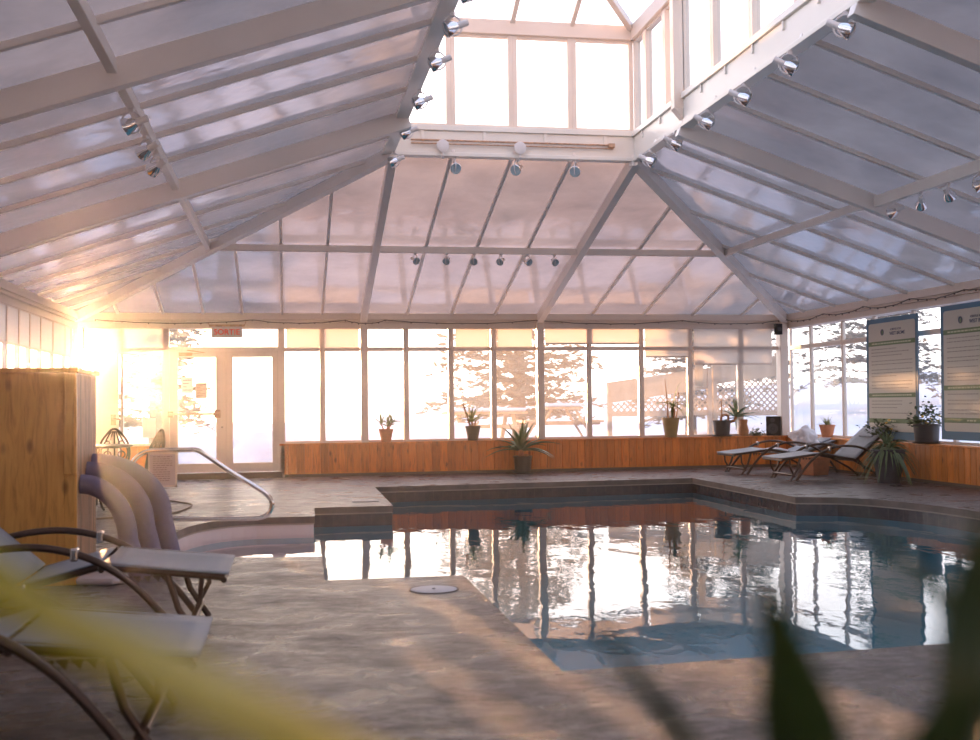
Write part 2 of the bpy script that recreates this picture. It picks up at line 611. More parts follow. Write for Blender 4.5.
def inset(poly, d):
    n = len(poly)
    out = []
    area = sum(poly[i][0] * poly[(i + 1) % n][1] - poly[(i + 1) % n][0] * poly[i][1] for i in range(n))
    sg = 1 if area > 0 else -1
    for i in range(n):
        a, b, c = V(poly[i - 1]), V(poly[i]), V(poly[(i + 1) % n])
        e1, e2 = (b - a).normalized(), (c - b).normalized()
        n1 = V((-e1.y, e1.x)) * sg
        n2 = V((-e2.y, e2.x)) * sg
        k = (n1 + n2)
        k = k / max(.4, (k.length_squared / 2))
        out.append(tuple(b + k * d))
    return out
ring_t = inset(pool, -.012)
b = MB()
n = len(pool)
def wallband(mb, poly, z0, z1):
    m = len(poly)
    vs = [(x, y, z0) for x, y in poly] + [(x, y, z1) for x, y in poly]
    mb.add(vs, [(i, (i + 1) % m, m + (i + 1) % m, m + i) for i in range(m)])
i0, i1 = pool.index(bayL[0]), pool.index(bayL[-1])
def bandseg(mb, poly, idx, z0, z1):
    for i in idx:
        j = (i + 1) % len(poly)
        (x0, y0), (x1, y1) = poly[i], poly[j]
        mb.quad((x0, y0, z0), (x1, y1, z0), (x1, y1, z1), (x0, y0, z1))
bandseg(b, ring_t, [i for i in range(len(pool)) if not i0 <= i < i1], -.24, -.075)
tiles = struct(b.build('trim_1', M['tiles'], recalc=False))
b = MB()
bandseg(b, ring_t, range(i0, i1), -.24, -.075)
struct(b.build('trim_8', M['plaster_step'], recalc=False))
b = MB()
wallband(b, inset(pool, -.004), -.092, -.075)
struct(b.build('trim_2', M['joint']))
b = MB()
main = [p for p in ring_t]
wallband(b, ring_t, -1.45, -.24)
b.quad(*[(x, y, -1.45) for x, y in ring_t])
basin = struct(b.build('pool_basin', M['plaster'], recalc=False))
# steps inside the left bay: nested curved treads
def tread(name, poly, z):
    m = MB()
    m.prism(poly, -1.44, z)
    return struct(m.build(name, M['plaster_step'], bevel=.02))
def scaled(f):
    cx, cy = .26, 11.24
    return [(cx + (x - cx) * f, cy + (y - cy) * f) for x, y in bayL]
tread('pool_step', [(x + .004, y) for x, y in bayL], -.30)
s2 = [(.27 + .02, 13.3)] + [(.27, 12.6)]
for k, (rad, z) in enumerate(((.75, -.72), (.38, -1.02))):
    pl = [(.26 + rad * .8 * math.cos(a), 11.24 + rad * 2.0 * math.sin(a)) for a in [(-.5 + i / 16) * PI for i in range(17)]]
    tread('pool_step', pl, z)
b = MB()
b.quad(*[(x, y, WATER) for x, y in inset(pool, -.012)])
water = b.build('pool_water', M['water'], recalc=False)
if water.data.polygons[0].normal.z < 0:
    water.data.flip_normals()
tag(water, 'calm teal pool water reflecting the bright windows', 'water', kind='stuff')

# deck details
b = MB()
b.lathe([(.0, .0), (.155, .0), (.155, .003), (.15, .004), (0.0, .004)], 40, cap=False)
o = b.build('drain_cover', M['lid'], smooth=True, loc=(.96, 7.62, .001))
b2 = MB(); b2.lathe([(0, 0), (.012, 0), (.012, .006), (0, .006)], 12, (0, 0, .003), cap=False)
b2.build('screw', M['darkpot'], o)
b2 = MB(); b2.tube([(.165 * math.cos(a), .165 * math.sin(a), .0) for a in [2 * PI * i / 40 for i in range(40)]], .0035, 6, closed=True)
b2.build('rim', M['threshold'], o)
tag(o, 'round pale skimmer cover set in the deck beside the pool corner', 'cover')
b = MB()
b.box(-.17, .17, -.07, .07, 0, .012)
o = b.build('skimmer_hatch', M['lid'], loc=(.98, 14.72, .001), bevel=.004)
tag(o, 'small rectangular hatch on the deck tongue jutting into the pool', 'hatch')

# ------------------------------------------------------------------ walls
LEDGE = .585
def wainscot(kind, u0, u1, mat, name):
    m = wallm(kind)
    b = MB(m)
    w = .14
    u = math.floor(u0 / w) * w
    b.box(u0, u1, .012, .2, 0.05, LEDGE - .03)
    while u < u1:
        a, c = max(u + .004, u0), min(u + w - .004, u1)
        if c > a + .01:
            pts = [(a, .012, .05), (a + .006, 0, .05), (c - .006, 0, .05), (c, .012, .05)]
            b.add(pts + [(p[0], p[1], LEDGE - .03) for p in pts], [(0, 1, 5, 4), (1, 2, 6, 5), (2, 3, 7, 6)])
        u += w
    o = struct(b.build(name, mat))
    b = MB(m)
    b.box(u0 - .01, u1, -.03, .24, LEDGE - .032, LEDGE)
    struct(b.build('trim_3', mat, bevel=.006))
    b = MB(m)
    b.box(u0, u1, .002, .19, 0, .05)
    struct(b.build('baseboard_' + kind, M['threshold']))
    return o
wainscot('back', -.14, XR + .1, M['pine_back'], 'wall_back')
wainscot('back', -2.82, -2.08, M['pine_back'], 'wall_back')
wainscot('right', 2.0, YB, M['pine_right'], 'wall_right')

WD = .13      # depth of the glazing line behind the wainscot face
win_n = [0]
def window(kind, u0, u1, z0, zt, z1, e0=.05, e1=.05, sill=.04, mat=None, veil='glass', tw=.035):
    """one framed light from mullion centre u0 to u1, transom centred on zt (None for a single light)"""
    win_n[0] += 1
    m = wallm(kind)
    b = MB(m)
    WD = {'back': .13, 'right': .15, 'left': .08, 'front': .1}[kind]
    hd = .045 if kind == 'back' else .03
    if kind in ('left', 'right'):
        e0 = e1 = .032
    d0, d1 = WD - hd, WD + hd
    b.box(u0, u0 + e0, d0, d1, z0, z1)
    b.box(u1 - e1, u1, d0, d1, z0, z1)
    b.box(u0 + e0, u1 - e1, d0, d1, z0, z0 + sill)
    b.box(u0 + e0, u1 - e1, d0, d1, z1 - .03, z1)
    if zt:
        b.box(u0 + e0, u1 - e1, d0 - .012, d1, zt - tw, zt + tw)
    o = struct(b.build('window_%d' % win_n[0], mat or M['frame'], bevel=.005))
    zs = [(z0 + sill, zt - tw), (zt + tw, z1 - .03)] if zt else [(z0 + sill, z1 - .03)]
    for a, c in zs:
        g = MB(m)
        g.quad((u0 + e0, WD, a), (u1 - e1, WD, a), (u1 - e1, WD, c), (u0 + e0, WD, c))
        g.build('pane', M[veil], o, recalc=False)
    return o
ZT, ZTOP = 2.235, 2.62
back_m = [-.10, .60, 1.33, 2.08, 2.89, 3.67, 4.52, 5.45, 6.45, 7.40, 8.39, 9.28]
for a, c in zip(back_m, back_m[1:]):
    window('back', a, c, LEDGE, ZT, ZTOP, e1=.05 if c < 9.2 else .13)
window('back', -2.82, -2.08, LEDGE, ZT, ZTOP)
window('back', -2.08, -.10, 2.24, None, ZTOP, .07, .07)
right_m = [19.96, 19.03, 17.84, 16.77, 15.62, 14.60, 13.5, 12.35, 11.2, 10.05, 8.9, 7.75, 6.6, 5.4, 4.2, 3.0]
right_m = [min(20.2, y * 1.016) for y in right_m]
for a, c in zip(right_m, right_m[1:]):
    window('right', c, a, LEDGE, ZT, ZTOP, tw=.04)
left_m = [20.0, 19.05, 18.1, 17.22, 16.52, 15.87, 15.2, 14.4, 13.5, 12.5, 11.5, 10.5, 9.5]
left_m = [min(20.1, y * 1.022) for y in left_m]
for a, c in zip(left_m, left_m[1:]):
    window('left', c, a, 1.55, None, ZTOP)
b = MB(wallm('left'))
b.box(9.4, YB + .2, .0, .22, 0, 1.55)
b.box(YF - .2, 9.4, .0, .22, 0, 2.7)
struct(b.build('wall_left', M['wallcream']))
b = MB(wallm('right'))
b.box(YF - .2, 2.0, .0, .22, 0, 2.7)
b.box(2.0, 3.05, .0, .22, LEDGE, 2.7)
struct(b.build('wall_right', M['wallcream']))
b = MB(wallm('front'))
b.box(XL - .2, XR + .2, .0, .22, 0, .9)
b.box(XL - .2, XL + 1, .0, .22, .9, 2.7)
b.box(XR - 1, XR + .2, .0, .22, .9, 2.7)
struct(b.build('wall_front', M['wallcream']))
for k in range(8):
    window('front', XL + 1 + k * 1.35, XL + 1 + (k + 1) * 1.351, .9, None, ZTOP)
# eave beams (two stepped fascias) and corner posts
for kind, u0, u1 in (('back', XL - .1, XR + .1), ('right', YF, YB + .1), ('left', YF, YB + .1), ('front', XL, XR)):
    b = MB(wallm(kind))
    b.box(u0, u1, -.06, .22, 2.745, ZE)
    b.box(u0, u1, -.02, .2, 2.70, 2.745)
    b.box(u0, u1, .03, .2, 2.60, 2.70)
    struct(b.build('trim_4', M['frame'], bevel=.008))
for u in (1.33, 4.52):
    b = MB(wallm('back'))
    b.box(u - .065, u + .065, -.03, .1, LEDGE, 2.76)
    struct(b.build('post', M['frame'], bevel=.01))
b = MB()
b.box(XR - .14, XR + .02, YB - .05, YB + .15, LEDGE, 2.76)
struct(b.build('post', M['frame'], bevel=.01))
b = MB()
b.box(XL - .05, XL + .04, YB + .02, YB + .15, 0, 2.76)
struct(b.build('post', M['frame'], bevel=.01))
# doors in the back wall
def glazed_door(n, u0, u1, g0, g1, z0, gz0, gz1, z1):
    m = wallm('back')
    b = MB(m)
    d0, d1 = .03, .10
    b.box(u0, g0, d0, d1, z0, z1)
    b.box(g1, u1, d0, d1, z0, z1)
    b.box(g0, g1, d0, d1, z0, gz0)
    b.box(g0, g1, d0, d1, gz1, z1)
    o = struct(b.build('door_%d' % n, M['door'], bevel=.006))
    g = MB(m)
    g.quad((g0, .065, gz0), (g1, .065, gz0), (g1, .065, gz1), (g0, .065, gz1))
    g.build('pane', M['glass_clear'], o, recalc=False)
    return o
dl = glazed_door(1, -2.00, -1.08, -1.86, -1.225, .11, .27, 2.10, 2.19)
dr = glazed_door(2, -1.05, -.17, -.94, -.27, .11, .27, 2.10, 2.19)
b = MB(wallm('back'))
b.box(-2.08, -2.0, 0, .14, 0, 2.24)
b.box(-.17, -.06, 0, .14, 0, 2.24)
b.box(-1.08, -1.05, .0, .12, .1, 2.24)
b.box(-2.0, -.17, 0, .14, 2.19, 2.27)
struct(b.build('trim_5', M['door'], bevel=.006))
b = MB(wallm('back'))
b.box(-2.08, -.1, -.03, .16, 0, .10)
struct(b.build('trim_6', M['threshold']))
b = MB(wallm('back'))
b.tube([(-2.0, -.06, 1.12), (-1.2, -.06, 1.12)], .02, 10)
b.box(-2.02, -1.93, -.07, .04, 1.07, 1.17)
b.box(-1.25, -1.15, -.08, .04, 1.05, 1.19)
b.build('push_bar', M['rust'], dl, smooth=False)
b = MB(wallm('back'))
b.box(-1.84, -1.62, -.04, .03, 2.12, 2.18)
b.tube([(-1.65, -.03, 2.15), (-1.4, -.16, 2.17), (-1.7, -.02, 2.22)], .01, 6)
b.build('door_closer', M['rust'], dl)
b = MB(wallm('back'))
b.lathe([(0, 0), (.02, 0), (.02, .02), (0, .02)], 12, (-1.12, .0, .88), cap=False)
b.build('lock', M['steel'], dl)
d3 = glazed_door(3, -3.48, -2.84, -3.44, -3.24, .11, .62, 2.10, 2.19)
b = MB(wallm('back'))
b.box(-2.96, -2.88, -.02, .04, .95, 1.13)
b.tube([(-2.92, -.05, 1.05), (-2.80, -.06, 1.05)], .014, 8)
b.tube([(-2.92, .0, 1.05), (-2.92, -.05, 1.05)], .014, 8)
b.build('handle', M['rust'], d3)
window('back', -3.45, -2.82, 2.24, None, ZTOP)
b = MB(wallm('back'))
b.box(-3.45, -2.82, 0, .14, 0, .1)
struct(b.build('trim_6', M['threshold']))

def notice(name, u0, u1, z0, z1, d, label, lines=7, mat='paper'):
    b = MB(wallm('back'))
    b.box(u0, u1, d, d + .002, z0, z1)
    o = b.build(name, M[mat])
    tag(o, label, 'notice')
    if lines:
        b = MB(wallm('back'))
        for i in range(lines):
            z = z1 - (i + 1) * (z1 - z0) / (lines + 1)
            b.box(u0 + .03, u1 - .03 - .04 * (i % 3), d - .0015, d - .0005, z - .005, z + .005)
        b.build('print', M['ink'], o)
    return o
notice('door_notice', -1.81, -1.61, 1.48, 1.76, .055, 'pale paper notice taped on the left door pane, higher of two', 4)
notice('door_notice', -1.575, -1.375, 1.39, 1.66, .055, 'tan printed notice taped on the left door pane, lower of two', 9, 'signface')
notice('window_notice', -2.46, -2.24, .72, 1.06, .11, 'white sheet taped low on the window left of the door', 0)
notice('taped_sheet', 7.50, 7.66, 1.52, 2.02, .11, 'narrow white paper strip taped to the window before the lattice', 0)

# exit sign
t = thing('exit_sign', 'red lettered SORTIE exit sign hanging above the double door', 'sign', (-1.03, YB - .06, 2.45))
b = MB(); b.box(-.26, .26, -.03, .02, -.02, .17); b.build('sign_face', M['signface'], t, bevel=.005)
text('lettering', 'SORTIE', .135, Matrix.Translation((0, -.033, .075)) @ Matrix.Rotation(PI / 2, 4, 'X'), M['signred'], t, bold=.003)
b = MB(); b.tube([(-.32, .0, .24), (-.3, 0, .2), (.3, 0, .2), (.32, 0, .26)], .01, 6); b.box(-.3, .3, -.02, .02, .17, .21)
b.build('bracket', M['rust'], t)

# roller blinds
def blind(kind, u0, u1, z0, z1=2.63, d=.06, label='', bar=True):
    b = MB(wallm(kind))
    b.box(u0, u1, d, d + .003, z0, z1)
    o = b.build('roller_blind', M['blind'])
    tag(o, label, 'blind', 'roller blinds on the windows')
    if bar:
        b = MB(wallm(kind))
        b.box(u0, u1, d - .008, d + .012, z0 - .03, z0)
        b.build('bottom_bar', M['door'], o)
    return o
blind('back', -3.35, -2.12, 2.17, label='cream roller blind above the sunlit corner left of the doors')
blind('back', -.02, .57, 2.27, label='short cream roller blind directly right of the double door', bar=False)
blind('back', .65, 1.24, 2.27, label='short cream roller blind in second light right of the double door', bar=False)
blind('back', 2.97, 3.60, 2.26, label='peach roller blind over the pane above the dark potted sill plant', bar=False)
blind('back', 3.74, 4.38, 2.26, label='peach roller blind just left of the middle wall post', bar=False)
blind('back', 4.62, 6.39, 2.34, label='peach roller blind just right of the middle wall post, shortest with a bar')
blind('back', 6.52, 7.36, 2.09, label='peach roller blind half lowered above the ochre pot')
blind('back', 7.47, 9.02, 1.95, label='widest peach roller blind, lowest hanging, beside the right corner')
blind('left', 9.6, 15.0, 2.12, label='long cream roller blind along the near part of left wall')
blind('left', 15.1, 19.9, 2.12, label='cream roller blind along left wall near the sunlit corner')

# ------------------------------------------------------------------ roof
def zs_side(x, left):
    if left:
        return ZE + (x - XL) * (RZ + .07 - ZE) / (RXL - XL)
    return ZE + (XR - x) * (RZ + .07 - ZE) / (XR - RXR)
def zs_back(y):
    return ZE + (YB - y) * (RZ + .07 - ZE) / (YB - RYB)
ZR = RZ + .07
def slope(name, pts):
    b = MB()
    b.quad(*pts)
    return struct(b.build(name, M['poly'], recalc=False))
o = .25
kl = (ZR - ZE) / (RXL - XL)
slope('ceiling', [(XL, YB, ZE), (XR, YB, ZE), (RXR, RYB, ZR), (RXL, RYB, ZR)])
slope('ceiling', [(XL, YF, ZE), (XL, YB, ZE), (RXL, RYB, ZR), (RXL, RYF, ZR)])
slope('ceiling', [(XR, YF, ZE), (XR, YB, ZE), (RXR, RYB, ZR), (RXR, RYF, ZR)])
slope('ceiling', [(XL, YF, ZE), (XR, YF, ZE), (RXR, RYF, ZR), (RXL, RYF, ZR)])

def bar(name, p, q, w, h, drop=0.0, mat='rafter', bevel=.006):
    b = MB()
    b.beam(p, q, w, h, drop=drop)
    return struct(b.build(name, M[mat], bevel=bevel))
def hipz(y):
    return zs_back(y)
HX = lambda y, left: (XL + (RXL - XL) * (YB - y) / (YB - RYB)) if left else (XR - (XR - RXR) * (YB - y) / (YB - RYB))
# back slope rafters
for x in (1.32, 4.51):
    bar('rafter', (x, YB, ZE), (x, RYB, ZR), .11, .17)
for x in (2.09, 2.88, 3.68):
    bar('rafter', (x, YB, ZE), (x, RYB, ZR), .045, .045)
for x in (.60, -.09, -.77, -1.43, -2.10, -2.84):
    y = YB - (x - XL) / (RXL - XL) * (YB - RYB)
    bar('rafter', (x, YB, ZE), (x, y, zs_back(y)), .045, .045)
for x in (5.48, 6.46, 7.41, 8.38):
    y = YB - (XR - x) / (XR - RXR) * (YB - RYB)
    bar('rafter', (x, YB, ZE), (x, y, zs_back(y)), .045, .045)
# side slope rafters
for left in (True, False):
    xe, xr = (XL, RXL) if left else (XR, RXR)
    for y in (12.42, 8.12 if left else 8.3, 4.15):
        bar('rafter', (xe, y, ZE), (xr, y, ZR), .11, .20)
    for y in (11.35, 10.32, 9.30, 7.25, 6.2, 5.2, 3.1, 2.05):
        bar('rafter', (xe, y, ZE), (xr, y, ZR), .05, .05)
    for y in (13.36, ):
        bar('rafter', (xe, y, ZE), (xr, y, ZR), .05, .05)
    for y in (14.50, 15.72, 16.9, 18.02, 19.18):
        f = (YB - y) / (YB - RYB)
        x = xe + (xr - xe) * f
        bar('rafter', (xe, y, ZE), (x, y, zs_back(y)), .05, .05)
# hips
bar('rafter', (XL, YB, ZE), (RXL, RYB, ZR), .13, .16)
bar('rafter', (XR, YB, ZE), (RXR, RYB, ZR), .13, .16)
bar('rafter', (XL, YF, ZE), (RXL, RYF, ZR), .13, .16)
bar('rafter', (XR, YF, ZE), (RXR, RYF, ZR), .13, .16)
# mid purlins under the rafters
PY, PF = 17.13, (YB - 17.13) / (YB - RYB)
pz = zs_back(PY)
pxl, pxr = XL + (RXL - XL) * PF, XR - (XR - RXR) * PF
bar('purlin', (pxl, PY, pz - .035), (pxr, PY, pz - .035), .07, .10)
bar('purlin', (pxl - .04, PY, pz - .035), (pxl - .10, 2.5, pz - .035), .07, .10)
bar('purlin', (pxr, PY, pz - .035), (pxr, 12.5, pz - .035), .07, .10)
bar('purlin', (pxr, 12.34, pz - .035), (pxr, 2.5, pz - .035), .08, .13)
# lantern ring beams with ledge, studs and pipe
for p, q in (((RXL, RYB), (RXR, RYB)), ((RXL, RYF), (RXR, RYF)), ((RXL, RYF), (RXL, RYB)), ((RXR, RYF), (RXR, RYB))):
    horiz = p[1] == q[1]
    b = MB()
    if horiz:
        s = 1 if p[1] > 5 else -1
        b.box(RXL - .12, RXR + .12, *sorted((p[1], p[1] + s * .10)), RZ, RZT - .07)
        b.box(RXL - .12, RXR + .12, *sorted((p[1] - s * .03, p[1] + s * .12)), RZT - .07, RZT)
        b.box(RXL - .12, RXR + .12, *sorted((p[1] - s * .035, p[1] + s * .11)), RZ - .03, RZ + .02)
        x = RXL + .4
        while x < RXR:
            b.box(x - .02, x + .02, *sorted((p[1] - s * .02, p[1])), RZT - .2, RZT - .07)
            x += .8
    else:
        s = 1 if p[0] > 3 else -1
        b.box(*sorted((p[0], p[0] + s * .10)), RYF - .12, RYB + .12, RZ, RZT - .07)
        b.box(*sorted((p[0] - s * .03, p[0] + s * .12)), RYF - .12, RYB + .12, RZT - .07, RZT)
        b.box(*sorted((p[0] - s * .035, p[0] + s * .11)), RYF - .12, RYB + .12, RZ - .03, RZ + .02)
        y = RYF + .4
        while y < RYB:
            b.box(*sorted((p[0] - s * .02, p[0])), y - .015, y + .015, RZT - .16, RZT - .07)
            y += .7
    struct(b.build('ring_beam', M['white'], bevel=.006))
b = MB()
b.tube([(RXL + .25, RYB - .035, 4.60), (RXR - .3, RYB - .035, 4.60)], .012, 8)
b.tube([(RXL + .25, RYB - .035, 4.555), (RXR - .3, RYB - .035, 4.555)], .008, 8)
b.box(RXR - .36, RXR - .28, RYB - .06, RYB, 4.57, 4.62)
o_ = b.build('conduit', M['rust'])
tag(o_, 'rusty conduit running along the back ring beam of the lantern', 'pipe')

# lantern lights
LZ = 6.0
def lantern_window(kind, u0, u1):
    win_n[0] += 1
    if kind == 'b':
        m = Matrix(((1, 0, 0, 0), (0, 1, 0, RYB), (0, 0, 1, 0), (0, 0, 0, 1)))
    elif kind == 'r':
        m = Matrix(((0, 1, 0, RXR), (1, 0, 0, 0), (0, 0, 1, 0), (0, 0, 0, 1)))
    elif kind == 'l':
        m = Matrix(((0, -1, 0, RXL), (1, 0, 0, 0), (0, 0, 1, 0), (0, 0, 0, 1)))
    else:
        m = Matrix(((1, 0, 0, 0), (0, -1, 0, RYF), (0, 0, 1, 0), (0, 0, 0, 1)))
    b = MB(m)
    b.box(u0, u0 + .06, 0, .09, RZT, LZ)
    b.box(u1 - .06, u1, 0, .09, RZT, LZ)
    b.box(u0 + .06, u1 - .06, 0.01, .09, RZT, RZT + .03)
    b.box(u0 + .06, u1 - .06, 0.01, .09, LZ - .03, LZ)
    o = struct(b.build('window_%d' % win_n[0], M['frame'], bevel=.005))
    g = MB(m)
    g.quad((u0 + .06, .05, RZT + .03), (u1 - .06, .05, RZT + .03), (u1 - .06, .05, LZ - .03), (u0 + .06, .05, LZ - .03))
    g.build('pane', M['glass_clear'], o, recalc=False)
xs = [RXL, 2.07, 2.88, 3.67, RXR]
for a, c in zip(xs, xs[1:]):
    lantern_window('b', a, c)
    lantern_window('f', a, c)
ys = [14.22, 13.75, 13.0, 12.4, 11.45, 10.42, 9.4, 8.3, 7.2, 6.15, 5.1, 4.1, 3.05, 2.0, .85]
for a, c in zip(ys, ys[1:]):
    lantern_window('r', c, a)
    lantern_window('l', c, a)
for x, sgn in ((RXR, 1), (RXL, -1)):
    for y in (12.4, 8.3, 4.15):
        b = MB()
        b.box(*sorted((x - sgn * .11, x + sgn * .02)), y - .06, y + .06, 4.62, LZ + .1)
        # tapered foot
        x0, x1 = x - sgn * .11, x - sgn * .004
        b.add([(x0, y - .06, 4.62), (x0, y + .06, 4.62), (x1, y + .06, 4.62), (x1, y - .06, 4.62),
               (x1, y - .06, 4.50), (x1, y + .06, 4.50)],
              [(0, 1, 2, 3), (0, 4, 5, 1), (0, 3, 4), (1, 5, 2), (2, 5, 4, 3)])
        struct(b.build('post', M['frame'], bevel=.006))
b = MB()
for y0, y1, x0, x1 in ((RYB - .04, RYB + .1, RXL - .1, RXR + .1), (RYF - .1, RYF + .04, RXL - .1, RXR + .1),
                       (RYF, RYB, RXL - .1, RXL + .04), (RYF, RYB, RXR - .04, RXR + .1)):
    b.box(x0, x1, y0, y1, LZ, 6.19)
struct(b.build('trim_7', M['frame'], bevel=.008))
LR = 7.05
cx, hw = (RXL + RXR) / 2, (RXR - RXL) / 2
b = MB()
ra, rb = (cx, RYB - hw * 1.1, LR), (cx, RYF + hw * 1.1, LR)
z6 = 6.19
c1, c2, c3, c4 = (RXL, RYB, z6), (RXR, RYB, z6), (RXR, RYF, z6), (RXL, RYF, z6)
def mat_lantern():
    t = NT('lantern_roof_glazing')
    v = t.coord()
    tr = t.n('ShaderNodeBsdfTransparent')
    tr.inputs['Color'].default_value = rgb(.9, .93, 1)
    tl = t.n('ShaderNodeBsdfTranslucent')
    tl.inputs['Color'].default_value = rgb(.85, .87, .95)
    gl = t.n('ShaderNodeBsdfGlossy', Roughness=.1)
    f = t.ramp(t.noise(6, 5, .6, v), [(.35, rgb(.15, .15, .15)), (.65, rgb(.55, .55, .55))])
    m1 = t.n('ShaderNodeMixShader')
    t.link(f, m1.inputs[0]); t.link(tr.outputs[0], m1.inputs[1]); t.link(tl.outputs[0], m1.inputs[2])
    m2 = t.n('ShaderNodeMixShader')
    t.link(t.schlick(.05), m2.inputs[0]); t.link(m1.outputs[0], m2.inputs[1]); t.link(gl.outputs[0], m2.inputs[2])
    return t.surf(m2.outputs[0])
M['lroof'] = mat_lantern()
for q in ((c1, c2, ra), (c2, c3, rb, ra), (c3, c4, rb), (c4, c1, ra, rb)):
    b = MB(); b.quad(*q)
    struct(b.build('ceiling', M['lroof'], recalc=False))
for p, q in ((c1, ra), (c2, ra), (c3, rb), (c4, rb), (ra, rb)):
    bar('rafter', p, q, .08, .09, mat='frame')
for x in (2.07, 2.88, 3.67):
    f = min((x - RXL) / hw, (RXR - x) / hw)
    for y0, y1 in ((RYB, ra[1]), (RYF, rb[1])):
        bar('rafter', (x, y0, z6), (x, y0 + (y1 - y0) * f, z6 + (LR - z6) * f), .06, .06, mat='frame')
for y in ys[3:-3:1]:
    bar('rafter', (RXL, y, z6), (cx, y, LR), .05, .06, mat='frame')
    bar('rafter', (RXR, y, z6), (cx, y, LR), .05, .06, mat='frame')

# string of cable under the eaves
def festoon(name, pts, label, r=.007, cat='cable'):
    b = MB()
    P = []
    for a, c in zip(pts, pts[1:]):
        a, c = V(a), V(c)
        for k in range(12):
            t_ = k / 12
            p = a.lerp(c, t_)
            p.z -= .06 * 4 * t_ * (1 - t_)
            P.append(p)
    P.append(V(pts[-1]))
    P = [p + V((0, 0, random.uniform(-.006, .006))) for p in P]
    b.tube(P, r, 6)
    for p in P[::2]:
        b.box(p.x - .008, p.x + .008, p.y - .008, p.y + .008, p.z - .022, p.z)
    o = b.build(name, M['cable'])
    tag(o, label, cat)
festoon('string_lights', [(x, YB - .08, 2.74) for x in (-3.2, -.6, 1.0, 1.7, 4.45, 7.2, 9.1)], 'dark string of small lights sagging along the back eave beam')
festoon('string_lights', [(XR - .08, y, 2.75) for y in (19.9, 18.4, 17.0, 15.6, 14.2, 12.6, 10.8)], 'dark string of small lights strung along the right eave beam')

# ------------------------------------------------------------------ spotlights
def make_spot():
    t = thing('spotlight', 'x', 'spotlight', (0, 0, 0), 0, 'chrome spotlights under the roof beams')
    b = MB()
    b.box(-.018, .018, -.018, .018, -.03, 0)
    b.build('clip', M['whitemetal'], t)
    b = MB()
    b.tube([(0, -.004, -.02)] + [(.0 + .075 * math.sin(a), -.004, -.105 + .08 * math.cos(a)) for a in [i * PI * 2 / 20 for i in range(1, 20)]] + [(0, .004, -.02)], .0065, 6)
    b.build('wire_bracket', M['whitemetal'], t)
    b = MB()
    mt = Matrix.Translation((0, 0, -.12)) @ Matrix.Rotation(math.radians(112), 4, 'Y')
    b.m = mt
    b.lathe([(.0, -.13), (.022, -.13), (.026, -.12), (.026, -.045), (.03, -.035)], 16, cap=False)
    h = b.build('socket', M['whitemetal'], t, smooth=True)
    b = MB(mt)
    b.lathe([(.028, -.04), (.045, -.01), (.062, .03), (.066, .055), (.06, .06)], 20, cap=False)
    b.build('reflector', M['chrome'], t, smooth=True)
    b = MB(mt)
    b.lathe([(.0, .05), (.03, .055), (.061, .06)], 20, cap=False)
    b.build('lens', M['bulb'], t, smooth=True)
    return t
spot0 = make_spot()
first = [True]
ords = ['nearest the back corner', 'second from the back corner', 'third from the back corner', 'fourth from the back corner', 'fifth from the back corner', 'sixth from the back corner', 'farthest from the back corner']
def spot(loc, rot, label, s=1.0):
    if first[0]:
        first[0] = False
        spot0.location, spot0.rotation_euler = loc, rot
        spot0['label'] = label
        r = spot0
    else:
        r = copy_thing(spot0, loc, rot, label)
    r.scale = (s, s, s)
for i, y in enumerate((14.0, 12.50, 11.21, 9.89, 8.94, 8.15)):
    spot((RXL + .02, y, RZ - .03), (.1, 0, random.uniform(PI - .25, PI + .1)), 'chrome spotlight under left ring beam, ' + ords[i], 1.05)
for i, y in enumerate((13.5, 12.57, 11.55, 10.55, 9.5, 8.46)):
    spot((RXR - .02, y, RZ - .03), (0, .1, random.uniform(-.5, .0)), 'chrome spotlight under right ring beam, ' + ords[i], 1.15)
for x, l in ((2.12, 'left'), (2.93, 'middle'), (3.71, 'right')):
    spot((x, RYB + .03, RZ - .03), (0, 0, random.uniform(-.8, -2.2)), 'chrome spotlight under back ring beam, %s of the three' % l, 1.1)
for i, (x, l) in enumerate(zip((1.92, 2.41, 2.83, 3.25, 3.67, 4.10), ('leftmost', 'second from left', 'third from left', 'third from right', 'second from right', 'rightmost'))):
    spot((x, PY, pz - .135), (0, 0, random.uniform(-2.5, -.6)), 'small spotlight on back mid purlin, %s of six' % l, .9)
for i, (y, l) in enumerate(zip((11.96, 11.38, 10.86, 10.3), ('farthest', 'second farthest', 'third farthest', 'nearest'))):
    spot((pxr, y, pz - .165), (0, 0, random.uniform(0, 3)), 'white spotlight under right mid purlin, %s of four' % l, 1.0)
for i, (y, l) in enumerate(zip((9.0, 9.9, 10.6), ('nearest', 'middle', 'farthest'))):
    spot((pxl - .07, y, pz - .135), (0, 0, random.uniform(0, 3)), 'cream spotlight under left mid purlin, %s of three' % l, 1.05)
for x, l in ((1.95, 'left'), (2.95, 'right')):
    t = thing('ceiling_spot', 'round white lamp head fixed on the back ring beam, %s one' % l, 'spotlight', (x, RYB - .04, 4.52), 0, 'round lamp heads on back ring beam')
    b = MB(Matrix.Rotation(PI / 2, 4, 'X'))
    b.lathe([(0, 0), (.055, 0), (.075, .03), (.08, .05), (.07, .055), (0, .05)], 24, cap=False)
    b.build('lamp_head', M['whitemetal'], t, smooth=True)
    b = MB(); b.tube([(0, -.02, -.05), (0, -.04, -.12), (0, .0, -.16)], .012, 6); b.build('arm', M['whitemetal'], t)

